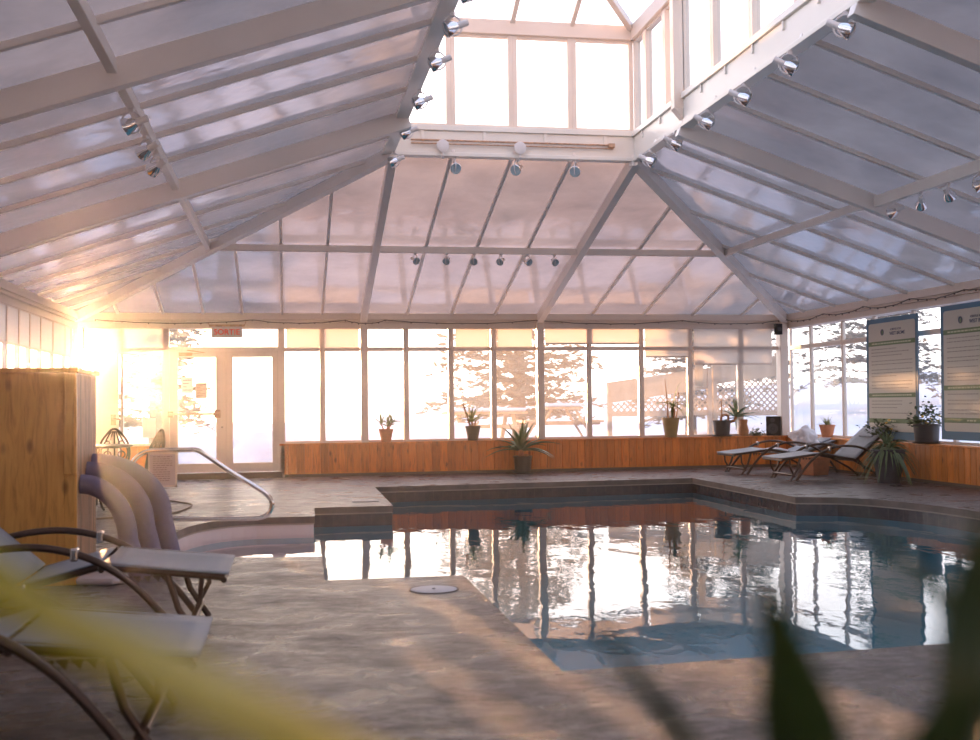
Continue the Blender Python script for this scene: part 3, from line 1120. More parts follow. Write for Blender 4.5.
# ------------------------------------------------------------------ loungers
def sling_panel(x0, z0, x1, z1, w, name, parent, sag=.015, curl=False):
    b = MB()
    n, k = 8, 6
    vs, fs = [], []
    for i in range(n + 1):
        t_ = i / n
        x, z = x0 + (x1 - x0) * t_, z0 + (z1 - z0) * t_
        for j in range(k + 1):
            s = j / k
            vs.append((x, -w / 2 + w * s, z - sag * math.sin(PI * s) * (.5 + .5 * math.sin(PI * t_))))
    for i in range(n):
        for j in range(k):
            a = i * (k + 1) + j
            fs.append((a, a + 1, a + k + 2, a + k + 1))
    b.add(vs, fs)
    o = b.build(name, M['sling'], parent, smooth=True)
    so = o.modifiers.new('thick', 'SOLIDIFY')
    so.thickness = .006
    return o
def make_lounger(label, loc, rotz, flip, back_deg, headrest=False, W=.70, hx=1.30):
    """local x: 0 at the foot end, growing towards the head"""
    t = thing('sun_lounger', label, 'sun lounger', loc, rotz, None)
    sx = -1 if flip else 1
    root = bpy.data.objects.new('x', None)
    m = Matrix.Diagonal((sx, 1, 1, 1))
    H, K, Q = .335, .41, .305      # foot end, knee and hip heights
    a = math.radians(back_deg)
    bx, bz = hx + .74 * math.cos(a), Q + .74 * math.sin(a)
    tube = lambda pts, r, nm, mat='brown_metal', n=10: (lambda b: (b.tube(pts, r, n), b.build(nm, M[mat], t, smooth=True)))(MB(m))
    for nm, p in (('foot_sling', (-.02, H + .02, .635, K + .02)), ('seat_sling', (.665, K + .02, hx - .02, Q + .025)), ('back_sling', (hx - .015, Q + .03, bx - .012, bz + .02))):
        o = sling_panel(sx * p[0], p[1], sx * p[2], p[3], W + .01, nm, t)
    for s in (-1, 1):
        y = s * (W / 2 - .02)
        tube([(0, y, H), (.62, y, K)], .021, 'foot_rail')
        tube([(.65, y, K), (hx, y, Q)], .021, 'seat_rail')
        tube([(hx, y, Q + .005), (bx, y, bz)], .021, 'back_rail')
        ya = s * (W / 2 + .03)
        arc = catmull([(.20, ya, .0), (.33, ya, .17), (.50, ya, .345), (.72, ya, .475), (1.0, ya, .53), (1.3, ya, .49), (1.55, ya, .36), (1.74, ya, .16), (1.84, ya, .0)], 6)
        tube(arc, .020, 'arm_arch')
        tube([(.30, y, H + .03), (.24, y, .17), (.13, y, 0)], .018, 'front_leg')
        tube([(.12, y, H), (.13, y, .2), (.20, y, .06)], .014, 'leg_brace')
        tube([(hx - .05, y, Q - .0), (hx + .25, y, .14), (hx + .42, y, .0)], .017, 'rear_leg')
        b = MB(m)
        for q in range(4):
            x = .33 + q * .05
            b.add([(x, y - .006, H + .02), (x + .045, y - .006, H + .02), (x + .012, y - .006, H - .015),
                   (x, y + .006, H + .02), (x + .045, y + .006, H + .02), (x + .012, y + .006, H - .015)],
                  [(0, 1, 2), (5, 4, 3), (0, 3, 4, 1), (1, 4, 5, 2), (2, 5, 3, 0)])
        b.build('ratchet', M['brown_metal'], t)
        b = MB(m)
        b.box(.74, .78, ya - .03, ya + .03, .45, .52)
        b.build('clamp', M['steel'], t, bevel=.01)
    for nm, x, z in (('crossbar', 0.005, H - .016), ('crossbar', .635, K - .016), ('crossbar', hx, Q - .012), ('crossbar', bx - .02, bz - .02), ('crossbar', .17, .09), ('crossbar', 1.79, .08)):
        tube([(x, -W / 2 + .015, z), (x, W / 2 - .015, z)], .017, nm)
    if headrest:
        b = MB(m @ Matrix.Translation((bx - .14 * math.cos(a) - .03 * math.sin(a), 0, bz - .14 * math.sin(a) + .03 * math.cos(a))) @ Matrix.Rotation(-a, 4, 'Y'))
        b.box(-.11, .11, -.22, .22, -.012, .022)
        b.build('headrest', M['sling'], t, bevel=.02)
    return t
make_lounger('brown framed grey sling lounger in left foreground, nearest the camera', (-.34, 4.60, 0), 0, True, 38, W=.74, hx=1.08)
make_lounger('brown framed grey sling lounger in front of the pine partition', (-.34, 6.63, 0), 0, True, 42, W=.76, hx=1.08)
make_lounger('grey sling lounger by the right wall with raised backrest and headrest', (7.50, 16.80, 0), math.radians(-1), False, 41, True, .78, 1.22)
make_lounger('grey sling lounger by the far right corner, carrying white towels', (7.42, 18.52, 0), math.radians(0), False, 20, True, .78, 1.22)

# ------------------------------------------------------------------ towels
def blob(name, loc, size, mat, label, cat, seed=0, amp=.22, sub=4, freq=2.6):
    bm = bmesh.new()
    bmesh.ops.create_icosphere(bm, subdivisions=sub, radius=1)
    for v in bm.verts:
        p = v.co.copy()
        k = 1 + amp * (noise.noise(p * freq + V((seed, 0, 0))) - abs(noise.noise(p * freq * 1.9 + V((0, seed, 3)))))
        v.co = V((p.x * k * size[0], p.y * k * size[1], max(-.55, p.z) * k * size[2]))
    zmin = min(v.co.z for v in bm.verts)
    for v in bm.verts:
        v.co.z -= zmin
    me = bpy.data.meshes.new(name)
    bm.to_mesh(me)
    bm.free()
    me.materials.append(M[mat])
    me.polygons.foreach_set('use_smooth', [True] * len(me.polygons))
    o = bpy.data.objects.new(name, me)
    COL.objects.link(o)
    o.location = loc
    tag(o, label, cat)
    return o
blob('bundled_towel', (8.78, 18.35, .45), (.27, .22, .21), 'towel', 'white towel bundle heaped on the far lounger backrest', 'towel', 3, .42, freq=1.5)
blob('folded_towel', (8.22, 18.35, .34), (.24, .2, .06), 'towel', 'flat white towel on the seat of the far lounger', 'towel', 9, .2)

# ------------------------------------------------------------------ plants
def blade(b, pts, w, fold=.25, n=6, tp=1.6):
    """a tapering channelled leaf along pts (catmull), width w at the base"""
    P = catmull(pts, n)
    N = len(P)
    vs, fs = [], []
    for i, p in enumerate(P):
        t_ = i / (N - 1)
        d = (P[min(i + 1, N - 1)] - P[max(i - 1, 0)]).normalized()
        s = d.cross(V((0, 0, 1)))
        if s.length < .05:
            s = V((1, 0, 0))
        s.normalize()
        u = s.cross(d)
        ww = w * (1 - t_ ** tp) * (.75 + .5 * min(1, t_ * 4)) * .5 + .0006
        th = ww * .35
        vs += [p - s * ww + u * (ww * fold), p + u * th * .2, p + s * ww + u * (ww * fold), p - u * th]
    for i in range(N - 1):
        a, c = i * 4, i * 4 + 4
        for k in range(4):
            k2 = (k + 1) % 4
            fs.append((a + k, a + k2, c + k2, c + k))
    fs.append((0, 1, 2, 3))
    b.add(vs, fs)
def rosette(b, base, n, length, w, up=(.2, 1.2), droop=.35, rnd=None):
    rnd = rnd or random
    for i in range(n):
        az = i * 2.399 + rnd.uniform(-.3, .3)
        el = rnd.uniform(*up)
        L = length * rnd.uniform(.7, 1.1)
        dx, dy = math.cos(az), math.sin(az)
        pts = []
        for k in range(5):
            t_ = k / 4
            r = L * t_ * math.cos(el) * (1 + .1 * t_)
            z = L * t_ * math.sin(el) - droop * L * t_ * t_ * math.cos(el)
            pts.append((base[0] + dx * r, base[1] + dy * r, base[2] + z))
        blade(b, pts, w * rnd.uniform(.8, 1.15))
def potprof(r0, r1, h, rim=.02):
    return [(0, 0), (r0, 0), (r1 * .97, h - rim * 1.6), (r1, h - rim * 1.6), (r1 * 1.03, h - rim), (r1 * 1.03, h), (r1 * .9, h), (r1 * .86, h - .03), (0, h - .03)]
def potted(name, label, loc, pot, r0, r1, h, foliage, leafmat, square=False, saucer=None, extra=None, fname='leaves'):
    t = thing(name, label, 'potted plant', loc)
    b = MB()
    if square:
        b.lathe(potprof(r0 * 1.3, r1 * 1.3, h), 4, cap=False)
        b.v = [Matrix.Rotation(PI / 4, 4, 'Z') @ p for p in b.v]
    else:
        b.lathe(potprof(r0, r1, h), 28, cap=False)
    b.build('pot', M[pot], t, smooth=not square, bevel=.01 if square else 0)
    b = MB()
    b.lathe([(0, 0), (r1 * .84, 0), (r1 * .84, .01), (0, .012)], 20, (0, 0, h - .045), cap=False)
    b.build('soil', M['soil'], t)
    if saucer:
        b = MB()
        b.lathe([(0, 0), (saucer * .85, 0), (saucer, .02), (saucer * .96, .022), (saucer * .85, .008), (0, .008)], 24, (0, 0, -.006), cap=False)
        b.build('saucer', M['darkpot'], t, smooth=True)
    b = MB()
    foliage(b, h - .03)
    b.build(fname, M[leafmat], t, smooth=True)
    if extra:
        extra(t, h - .03)
    return t
SZ = LEDGE + .002
# 1 terracotta pot, sparse stems
def f1(b, h):
    r = random.Random(3)
    for i, (dx, L) in enumerate(((-.06, .2), (.02, .12), (.07, .22), (.04, .18))):
        top = (dx * 1.5, r.uniform(-.03, .03), h + L * .6)
        rosette(b, top, 9, .28, .028, (.3, 1.4), .5, r)
    for dx in (-.26, .30, .36):
        blade(b, [(0, 0, h + .08), (dx * .5, 0, h + .17), (dx, .02, h + .16)], .014)
def e1(t, h):
    b = MB()
    for dx, L in ((-.06, .2), (.02, .12), (.07, .22), (.04, .18)):
        b.tube([(dx * .5, 0, h - .02), (dx, 0, h + L * .3), (dx * 1.5, 0, h + L * .62)], .012, 7)
    b.build('stems', M['stem'], t, smooth=True)
potted('aloe_plant', 'sparse aloe in a terracotta pot on the back sill, leftmost of the sill plants', (1.71, YB + .06, SZ), 'terracotta', .085, .13, .23, f1, 'leaf_pale', extra=e1)
def f2(b, h):
    r = random.Random(5)
    rosette(b, (-.02, 0, h + .1), 16, .45, .042, (.3, 1.5), .5, r)
    blade(b, [(-.02, 0, h), (-.12, 0, h + .25), (-.2, 0, h + .46)], .04)
    blade(b, [(0, 0, h), (-.06, 0, h + .25), (-.08, 0, h + .42)], .05)
    blade(b, [(0, 0, h), (.12, 0, h + .22), (.22, 0, h + .36)], .035)
    blade(b, [(0, 0, h + .1), (.25, 0, h + .22), (.42, 0, h + .03)], .02)
def e2(t, h):
    b = MB()
    b.tube([(-.04, 0, h - .02), (-.1, 0, h + .2), (-.17, 0, h + .42)], .014, 7)
    b.tube([(.0, 0, h - .02), (-.02, 0, h + .14)], .02, 7)
    b.tube([(.03, 0, h - .02), (.05, 0, h + .12)], .018, 7)
    b.build('stems', M['stem'], t, smooth=True)
potted('aloe_plant', 'orange stemmed aloe in a black rounded pot on the back sill', (3.27, YB + .06, SZ), 'darkpot', .09, .14, .26, f2, 'leaf_pale', extra=e2)
def f3(b, h):
    r = random.Random(8)
    rosette(b, (-.03, 0, h + .12), 30, .78, .08, (.15, 1.45), .55, r)
def e3(t, h):
    b = MB()
    b.tube([(-.02, -.02, h - .02), (-.05, -.04, h + .05), (-.03, 0, h + .14)], .05, 8)
    b.tube([(.04, -.05, h - .02), (.06, -.05, h + .06)], .04, 8)
    b.build('stems', M['terracotta'], t, smooth=True)
potted('agave_plant', 'large spiky grey-green agave in a black pot on the deck against the pine wall', (4.12, YB - .24, 0.006), 'darkpot', .14, .165, .30, f3, 'leaf_aloe', saucer=.2, extra=e3)
def f4(b, h):
    r = random.Random(11)
    blade(b, [(.02, 0, h), (0.06, 0, h + .3), (.10, 0, h + .46), (.16, 0, h + .62), (.22, 0, h + .7)], .05)
    for dx, dz, l2 in ((-.5, .2, -.02), (.48, .22, .0), (.42, -.2, -.3), (-.22, .15, .02), (.18, .3, .1)):
        blade(b, [(.03, 0, h), (.04, 0, h + .25), (dx * .5, -.02, h + .22 + dz * .4), (dx, -.04, h + l2)], .042)
    rosette(b, (.05, 0, h + .24), 7, .32, .035, (.0, .9), .7, r)
def e4(t, h):
    b = MB()
    b.tube([(-.05, 0, h - .02), (-.06, 0, h + .3), (-.10, 0, h + .74)], [.018, .013, .006], 7)
    b.tube([(.05, 0, h - .02), (.08, 0, h + .2)], .022, 7)
    b.tube([(.11, 0, h - .02), (.16, 0, h + .5)], .01, 7)
    b.build('stems', M['stem'], t, smooth=True)
potted('aloe_plant', 'tall straggly aloe in an ochre pot on the back sill', (6.98, YB + .02, SZ), 'olivepot', .11, .165, .36, f4, 'leaf_pale', extra=e4)
def f5(b, h):
    r = random.Random(12)
    rosette(b, (.28, -.02, h + .08), 20, .55, .055, (-.1, 1.4), .45, r)
def e5(t, h):
    b = MB()
    b.tube([(.0, 0, h - .02), (.0, 0, h + .42)], [.014, .008], 7)
    b.tube(catmull([(-.02, 0, h - .02), (0, 0, h + .1), (.07, 0, h + .13), (.13, 0, h + .1), (.12, 0, h - .02)], 5), .022, 8)
    b.tube([(.1, 0, h - .02), (.24, -.01, h + .02), (.28, -.02, h + .1)], .028, 8)
    b.build('stems', M['stem'], t, smooth=True)
potted('aloe_plant', 'bushy aloe leaning from a black tub on the back sill near the lattice', (7.98, YB + .03, SZ + .008), 'darkpot', .14, .17, .29, f5, 'leaf_aloe', saucer=.2, extra=e5)
b = MB()
b.lathe([(0, 0), (.085, 0), (.095, .1), (.07, .22), (.08, .30), (.06, .31), (0, .3)], 18, cap=False)
o = b.build('wooden_vase', M['stem'], smooth=True, loc=(8.42, YB + .05, SZ))
tag(o, 'pale wooden vase on the back sill right of the black tub', 'vase')
def f6(b, h):
    r = random.Random(14)
    rosette(b, (0, 0, h), 34, .24, .018, (.3, 1.5), .4, r)
potted('grass_plant', 'tufted grassy plant in a small terracotta pot on the right wall sill', (XR + .07, 18.62, SZ), 'terracotta', .09, .135, .22, f6, 'leaf_pale')
def leafy(b, base, n, spread, height, size, r):
    for i in range(n):
        p = V((base[0] + r.gauss(0, spread), base[1] + r.gauss(0, spread), base[2] + abs(r.gauss(0, 1)) * height * .5))
        az, el = r.uniform(0, 2 * PI), r.uniform(-.4, .8)
        d = V((math.cos(az) * math.cos(el), math.sin(az) * math.cos(el), math.sin(el)))
        s = d.cross(V((r.uniform(-1, 1), r.uniform(-1, 1), 1))).normalized()
        L = size * r.uniform(.6, 1.3)
        b.add([p, p + d * L * .5 + s * L * .3, p + d * L, p + d * L * .5 - s * L * .3], [(0, 1, 2, 3)])
def f7(b, h):
    r = random.Random(15)
    leafy(b, (0, 0, h), 260, .12, .2, .07, r)
    leafy(b, (.0, -.03, h + .16), 90, .05, .18, .06, r)
def e7(t, h):
    r = random.Random(4)
    b = MB()
    for i in range(14):
        p = (r.gauss(0, .14), r.gauss(0, .14), h + r.uniform(.02, .16))
        b.lathe([(0, -.012), (.02, 0), (.022, .012), (0, .02)], 7, p, cap=False)
    b.build('flowers', M['flower'], t)
potted('flowering_plant', 'yellow flowering plant in a wide black pot on the right wall sill between the banners', (XR + .02, 15.38, SZ + .006), 'darkpot', .17, .19, .28, f7, 'leaf_dark', saucer=.22, extra=e7)
def f8(b, h):
    r = random.Random(16)
    rosette(b, (0, 0, h), 110, .62, .034, (.2, 1.35), 1.5, r)
potted('spider_plant', 'drooping spider plant in a big slate planter on the deck at the right wall', (8.80, 15.60, 0.001), 'greypot', .16, .25, .50, f8, 'leaf_aloe')
def f9(b, h):
    r = random.Random(17)
    leafy(b, (-.03, 0, h + .02), 380, .15, .17, .07, r)
def e9(t, h):
    r = random.Random(5)
    b = MB()
    for i in range(16):
        p = (r.gauss(0, .12), r.gauss(0, .14), h + r.uniform(.08, .28))
        b.lathe([(0, -.014), (.022, 0), (.024, .014), (0, .022)], 7, p, cap=False)
    b.build('flowers', M['flower'], t)
potted('shrub_plant', 'dark small-leaved shrub with yellow blooms on the right sill behind the spider plant', (XR + .05, 16.40, SZ), 'darkpot', .09, .12, .12, f9, 'leaf_dark', extra=e9)
def f10(b, h):
    r = random.Random(18)
    leafy(b, (0, 0, 0), 160, .07, .13, .05, r)
potted('tiny_plant', 'tiny dark leafy plant on the back sill left of the loudspeaker', (8.66, YB + .03, SZ), 'darkpot', .04, .06, .05, f10, 'leaf_dark')
t = thing('terracotta_planter', 'square terracotta planter on the deck under the far loungers', 'planter', (8.62, 17.62, .001), .2)
b = MB(); b.lathe(potprof(.21, .25, .31, .03), 4, cap=False); b.v = [Matrix.Rotation(PI / 4, 4, 'Z') @ p for p in b.v]
b.build('pot', M['terracotta'], t, bevel=.01)
b = MB(); b.box(-.14, .14, -.14, .14, .26, .27); b.build('soil', M['soil'], t)

# foreground plant on a tall planter close to the camera
t = thing('foreground_plant', 'blurred strap-leaved plant close in front of the camera', 'potted plant', (.258, .593, 0))
b = MB(); b.lathe(potprof(.10, .13, .93), 28, cap=False); b.build('pot', M['greypot'], t, smooth=True)
b = MB(); b.lathe([(0, 0), (.11, 0), (.11, .01), (0, .01)], 20, (0, 0, .89), cap=False); b.build('soil', M['soil'], t)
def fg(paths, w, mat, nm='leaf', stretch=1.0):
    b = MB(Matrix.Translation((-.258, -.593, 0)))
    blade(b, paths, w, .12, 8, 4)
    o = b.build(nm, M[mat], t, smooth=True)
    return o
o = fg([(.253, .593, .91), (.19, .50, 1.02)] + [(x * .7, y * .7, 1.25 + (z - 1.25) * .7) for x, y, z in ((.131, .552, 1.037), (.05, .525, 1.075), (-.03, .517, 1.121), (-.076, .515, 1.148), (-.121, .511, 1.175), (-.19, .52, 1.211), (-.27, .53, 1.24))], .047, 'leaf_yellow')
o['label'] = 'long yellow-green leaf'
fg([(.255, .593, .91), (.25, .573, .996), (.214, .557, 1.051), (.186, .551, 1.092), (.163, .544, 1.12), (.139, .535, 1.153)], .024, 'leaf_fg')
fg([(.26, .59, .91), (.26, .571, .985), (.252, .53, 1.052), (.239, .511, 1.097), (.228, .501, 1.131), (.212, .492, 1.175)], .036, 'leaf_fg')
fg([(.265, .59, .91), (.285, .588, .965), (.307, .541, 1.029), (.316, .508, 1.084), (.322, .495, 1.13), (.321, .484, 1.20)], .055, 'leaf_fg')
fg([(.27, .60, .91), (.306, .604, .967), (.361, .572, 1.041), (.377, .567, 1.09), (.365, .589, 1.133), (.345, .612, 1.165), (.306, .640, 1.216)], .024, 'leaf_fg')
for az, L in ((.3, .3), (1.2, .25), (2.3, .28), (-1.4, .22), (-2.4, .2)):
    fg([(.258, .593, .91), (.258 + .3 * L * math.cos(az), .593 + .3 * L * math.sin(az), 1.0), (.258 + L * math.cos(az), .593 + L * math.sin(az), .98), (.258 + 1.4 * L * math.cos(az), .593 + 1.4 * L * math.sin(az), .88)], .03, 'leaf_fg')

# ------------------------------------------------------------------ speakers
t = thing('loudspeaker', 'black two-way loudspeaker standing on the back sill in the corner', 'speaker', (9.02, YB + .04, SZ), -.45)
b = MB(); b.box(-.14, .13, -.11, .11, 0, .36); b.build('cabinet', M['black'], t, bevel=.01)
b = MB(Matrix.Translation((-.02, -.113, .13)) @ Matrix.Rotation(PI / 2, 4, 'X')); b.lathe([(.095, -.01), (.1, 0.004), (.085, .006), (.03, -.004), (0, .002)], 24, cap=False); b.build('woofer', M['cone'], t, smooth=True)
b = MB(Matrix.Translation((-.02, -.113, .29)) @ Matrix.Rotation(PI / 2, 4, 'X')); b.lathe([(.04, -.01), (.045, 0.003), (.02, .004), (0, .008)], 20, cap=False); b.build('tweeter', M['cone'], t, smooth=True)
t = thing('wall_speaker', 'small black box speaker high in the right back corner', 'speaker', (9.07, YB - .12, 2.48), .0)
b = MB(); b.box(-.06, .06, -.06, .06, 0, .20); b.build('cabinet', M['black'], t, bevel=.008)
b = MB(Matrix.Translation((0, -.062, .1)) @ Matrix.Rotation(PI / 2, 4, 'X')); b.lathe([(.04, -.005), (.042, .003), (.02, .002), (0, .005)], 16, cap=False); b.build('cone', M['cone'], t)
b = MB(); b.box(-.02, .02, .05, .10, .08, .12); b.build('bracket', M['black'], t)

# ------------------------------------------------------------------ banners on the right wall
def banner(name, label, y0, y1, z0, z1, tilt, bars, word, seed):
    """y0 far edge, y1 near edge; local x runs along the reading direction, z up, facing the room"""
    W, H = y0 - y1, z1 - z0
    t = thing(name, label, 'banner', (XR - .015, (y0 + y1) / 2, z0), 0)
    t.rotation_euler = (tilt, 0, -PI / 2)
    b = MB(); b.box(-W / 2, W / 2, -.008, .004, 0, H); b.build('board', M['ban_blue'], t)
    bd = .075
    # rounded cream sheet
    pts = []
    r = .05
    for cx_, cz, a0 in ((W / 2 - bd - r, H - bd - r, 0), (-W / 2 + bd + r, H - bd - r, PI / 2), (-W / 2 + bd + r, .12 + r, PI), (W / 2 - bd - r, .12 + r, 1.5 * PI)):
        for k in range(6):
            a = a0 + k * PI / 10
            pts.append((cx_ + r * math.cos(a), cz + r * math.sin(a)))
    b = MB()
    n = len(pts)
    b.add([(x, -.0105, z) for x, z in pts] + [(x, -.008, z) for x, z in pts], [tuple(range(n))] + [(i, (i + 1) % n, n + (i + 1) % n, n + i) for i in range(n)])
    b.build('sheet', M['ban_paper'], t)
    zt = H - bd - .15
    e = MB(Matrix.Translation((-W * .17, -.0115, zt)) @ Matrix.Rotation(PI / 2, 4, 'X'))
    e.lathe([(0, 0), (.05, 0), (.05, .002), (0, .002)], 26, cap=False)
    lg = e.build('logo', M['ban_title'], t)
    e = MB(Matrix.Translation((-W * .17 + .005, -.0137, zt - .005)) @ Matrix.Rotation(PI / 2, 4, 'X') @ Matrix.Diagonal((.55, 1, 1, 1)))
    e.lathe([(0, 0), (.036, 0), (.036, .001), (0, .001)], 20, cap=False)
    e.build('emblem', M['ban_green'], lg)
    R = Matrix.Rotation(PI / 2, 4, 'X')
    text('heading', 'AUBERGE & SPA', .045, Matrix.Translation((W * .09, -.012, zt + .03)) @ R, M['ban_title'], t)
    text('heading', 'WEST BROME', .072, Matrix.Translation((W * .12, -.012, zt - .035)) @ R, M['ban_title'], t, bold=.001)
    b, c = MB(), MB()
    rr = random.Random(seed)
    edges = [H * f for f in bars]
    for i, zc in enumerate(edges):
        b = MB()
        b.box(-W / 2 + bd, W / 2 - bd, -.0125, -.0105, zc - .035, zc + .035)
        b.build('green_bar', M['ban_green'], t)
    for i, zc in enumerate(edges):
        ww = .38 if i < len(edges) - 1 else .08
        x = -W * ww
        while x < W * ww - .02:
            l = rr.uniform(.03, .08)
            c.box(x, min(x + l, W * ww), -.0135, -.0125, zc - .011, zc + .011)
            x += l + .015
    c.build('bar_lettering', M['ban_light'], t)
    lims = edges + [.12]
    for zc, ze in zip(lims, lims[1:]):
        z = zc - .09
        while z > ze + .07:
            d = MB()
            right = W / 2 - bd - .08 - rr.choice((0, 0, .1, .3, .45))
            x = -W / 2 + bd + .09
            while x < right:
                l = rr.uniform(.02, .08)
                d.box(x, min(x + l, right), -.0117, -.0105, z - .006, z + .006)
                x += l + .014
            z -= rr.choice((.052, .052, .085))
            d.build('text_line', M['ban_text'], t)
banner('info_banner', 'blue bordered rules banner hanging left of the potted flowers', 17.05, 15.52, .62, 2.53, -.012, (.79, .36, .15), '', 2)
banner('info_banner', 'blue bordered rules banner at right edge, nearer the camera', 14.92, 13.42, .66, 2.57, -.012, (.80, .385, .145), '', 5)

# ------------------------------------------------------------------ pine partition with foam noodles
t = thing('pine_partition', 'knotty pine storage partition in front of the left wall', 'partition', (-1.49, 8.43, 0))
b = MB(Matrix.Translation((1.49, -8.43, 0)))
b.box(XL + .01, -1.52, 8.43, 9.30, 0, 1.50)
b.build('front_panel', M['pine_box'], t)
b = MB(Matrix.Translation((1.49, -8.43, 0)))
b.box(-1.52, -1.49, 8.45, 9.30, 0, 1.50)
for k in range(19):
    b.box(-1.49, -1.484, 8.462 + k * .045, 8.49 + k * .045, 0.05, 1.49)
b.build('end_panel', M['pine_boxside'], t)
b = MB(Matrix.Translation((1.49, -8.43, 0)))
b.box(-1.56, -1.475, 8.405, 8.46, .78, 1.50)
b.box(-1.56, -1.475, 8.425, 8.46, 0, .78)
b.build('corner_trim', M['pine_box'], t, bevel=.005)
b = MB(Matrix.Translation((1.49, -8.43, 0)))
b.box(XL + .01, -1.46, 8.40, 9.33, 1.50, 1.535)
b.build('top_board', M['pine_box'], t, bevel=.006)
for i, (y, top, xo, lab) in enumerate(((8.60, .70, -1.17, 'nearest and lowest'), (8.86, .78, -1.08, 'middle'), (9.10, .83, -.98, 'farthest'))):
    b = MB()
    R_, cxn = xo + 1.50, -1.48
    P = [(cxn + R_ * math.sin(a), y, top - .42 + .42 * math.cos(a)) for a in [k * PI / 36 for k in range(19)]]
    P = [(-1.478, y, top)] + P[1:] + [(xo + .02 + .03 * k, y, (top - .42) * (1 - k / 3)) for k in (1, 2, 3)]
    b.tube(P, .070, 18)
    o = b.build('foam_noodle', M['noodle'], smooth=True)
    tag(o, 'lilac grey foam pool noodle bent down beside the partition, %s' % lab, 'pool noodle', 'foam pool noodles')
b = MB()
pl = [(0, 0), (.26, -.06), (.34, .02), (.34, .14), (.10, .62), (0, .66)]
b.prism(pl, 0, .05)
o = b.build('floor_slab', M['slab'], loc=(-1.48, 8.40, .001), bevel=.02)
tag(o, 'pale flat slab on the deck at the foot of the pine partition', 'slab')

# ------------------------------------------------------------------ pool handrail with its sign
t = thing('pool_handrail', 'curved stainless steel handrail beside the pool steps', 'handrail', (-1.34, 11.36, 0))
P = catmull([(-.15, 0, 0), (-.15, 0, .35), (-.15, 0, .62), (-.12, 0, .74), (-.02, 0, .815), (.12, 0, .83), (.38, 0, .83), (.47, 0, .825), (.56, 0, .77), (.80, 0, .60), (1.05, 0, .44),
             (1.15, 0, .36), (1.18, 0, .28), (1.15, 0, .20), (1.07, 0, .155), (.9, 0, .15), (.5, 0, .16), (.2, 0, .175), (.09, 0, .16), (.02, 0, .10), (0, 0, 0)], 6)
b = MB(); b.tube(P, .024, 14); b.build('rail', M['steel'], t, smooth=True)
for x in (-.15, 0):
    b = MB(); b.lathe([(.026, .0), (.055, .0), (.05, .018), (.026, .022)], 20, (x, 0, 0), cap=False); b.build('flange', M['steel'], t, smooth=True)
t = thing('rail_sign', 'framed printed notice hanging from the pool handrail', 'sign', (-1.195, 11.345, .485))
b = MB(); b.box(-.125, .125, -.01, .0, 0, .315); b.build('backing', M['signface'], t)
b = MB()
for a in ((-.135, .135, -.014, .004, -.01, .008), (-.135, .135, -.014, .004, .307, .325), (-.135, -.118, -.014, .004, -.01, .325), (.118, .135, -.014, .004, -.01, .325)):
    b.box(*a)
b.build('frame', M['frame'], t)
b = MB()
rr = random.Random(1)
for k in range(12):
    z = .285 - k * .021
    x = -.09
    lim = .09 - rr.choice((0, .02, .05))
    while x < lim:
        l = rr.uniform(.015, .04); b.box(x, min(x + l, lim), -.0115, -.0102, z - .0035, z + .0035); x += l + .007
b.build('print', M['ink'], t)

# ------------------------------------------------------------------ bistro table and chairs
t = thing('bistro_table', 'round cast metal bistro table by the left back corner', 'table', (-2.34, 14.6, 0))
b = MB(); b.lathe([(0, .755), (.40, .755), (.44, .765), (.45, .78), (.44, .79), (0, .79)], 40, cap=False); b.build('table_top', M['dark_iron'], t, smooth=True)
b = MB(); b.tube([(0, 0, .05), (0, 0, .755)], .03, 12); b.build('pedestal', M['dark_iron'], t, smooth=True)
for k in range(4):
    a = k * PI / 2 + .5
    c, s = math.cos(a), math.sin(a)
    b = MB(); b.tube(catmull([(.02 * c, .02 * s, .32), (.14 * c, .14 * s, .2), (.22 * c, .22 * s, .06), (.30 * c, .30 * s, .014)], 5), .014, 8); b.build('leg', M['dark_iron'], t, smooth=True)
def bistro_chair(label, loc, rot):
    t = thing('bistro_chair', label, 'chair', loc, rot, 'cast metal bistro chairs')
    b = MB(); b.lathe([(0, .44), (.19, .44), (.215, .45), (.215, .465), (.2, .47), (0, .465)], 28, cap=False)
    b.build('seat', M['dark_iron'], t, smooth=True)
    for sx, sy in ((-1, -1), (-1, 1), (1, -1), (1, 1)):
        b = MB(); b.tube(catmull([(.14 * sx, .15 * sy, .44), (.17 * sx, .17 * sy, .28), (.15 * sx, .15 * sy, .12), (.21 * sx, .19 * sy, 0)], 5), .014, 8)
        b.build('leg', M['dark_iron'], t, smooth=True)
    # backrest leans to +x: an arched frame with scrolls and slats
    b = MB()
    fx = lambda z: .18 + (z - .45) * .30
    fr = catmull([(fx(.45), -.15, .45), (fx(.62), -.19, .62), (fx(.78), -.17, .78), (fx(.92), -.07, .92), (fx(.96), 0, .96), (fx(.92), .07, .92), (fx(.78), .17, .78), (fx(.62), .19, .62), (fx(.45), .15, .45)], 5)
    b.tube(fr, .016, 8)
    b.build('back_frame', M['dark_iron'], t, smooth=True)
    b = MB()
    for k in (-2, -1, 0, 1, 2):
        b.tube(catmull([(fx(.46), .05 * k, .46), (fx(.65), .085 * k, .65), (fx(.80), .055 * k, .80), (fx(.93), .02 * k, .93)], 4), .011, 6)
    for z, r_ in ((.62, .045), (.76, .04)):
        for s in (-1, 1):
            b.tube([(fx(z + r_ * math.sin(a)), s * .09 + r_ * math.cos(a), z + r_ * math.sin(a)) for a in [i * PI / 6 for i in range(12)]], .01, 6, closed=True)
    b.build('back_scrolls', M['dark_iron'], t, smooth=True)
    return t
bistro_chair('dark bistro chair right of the round table, nearest the double door', (-1.86, 14.72, 0), .55)
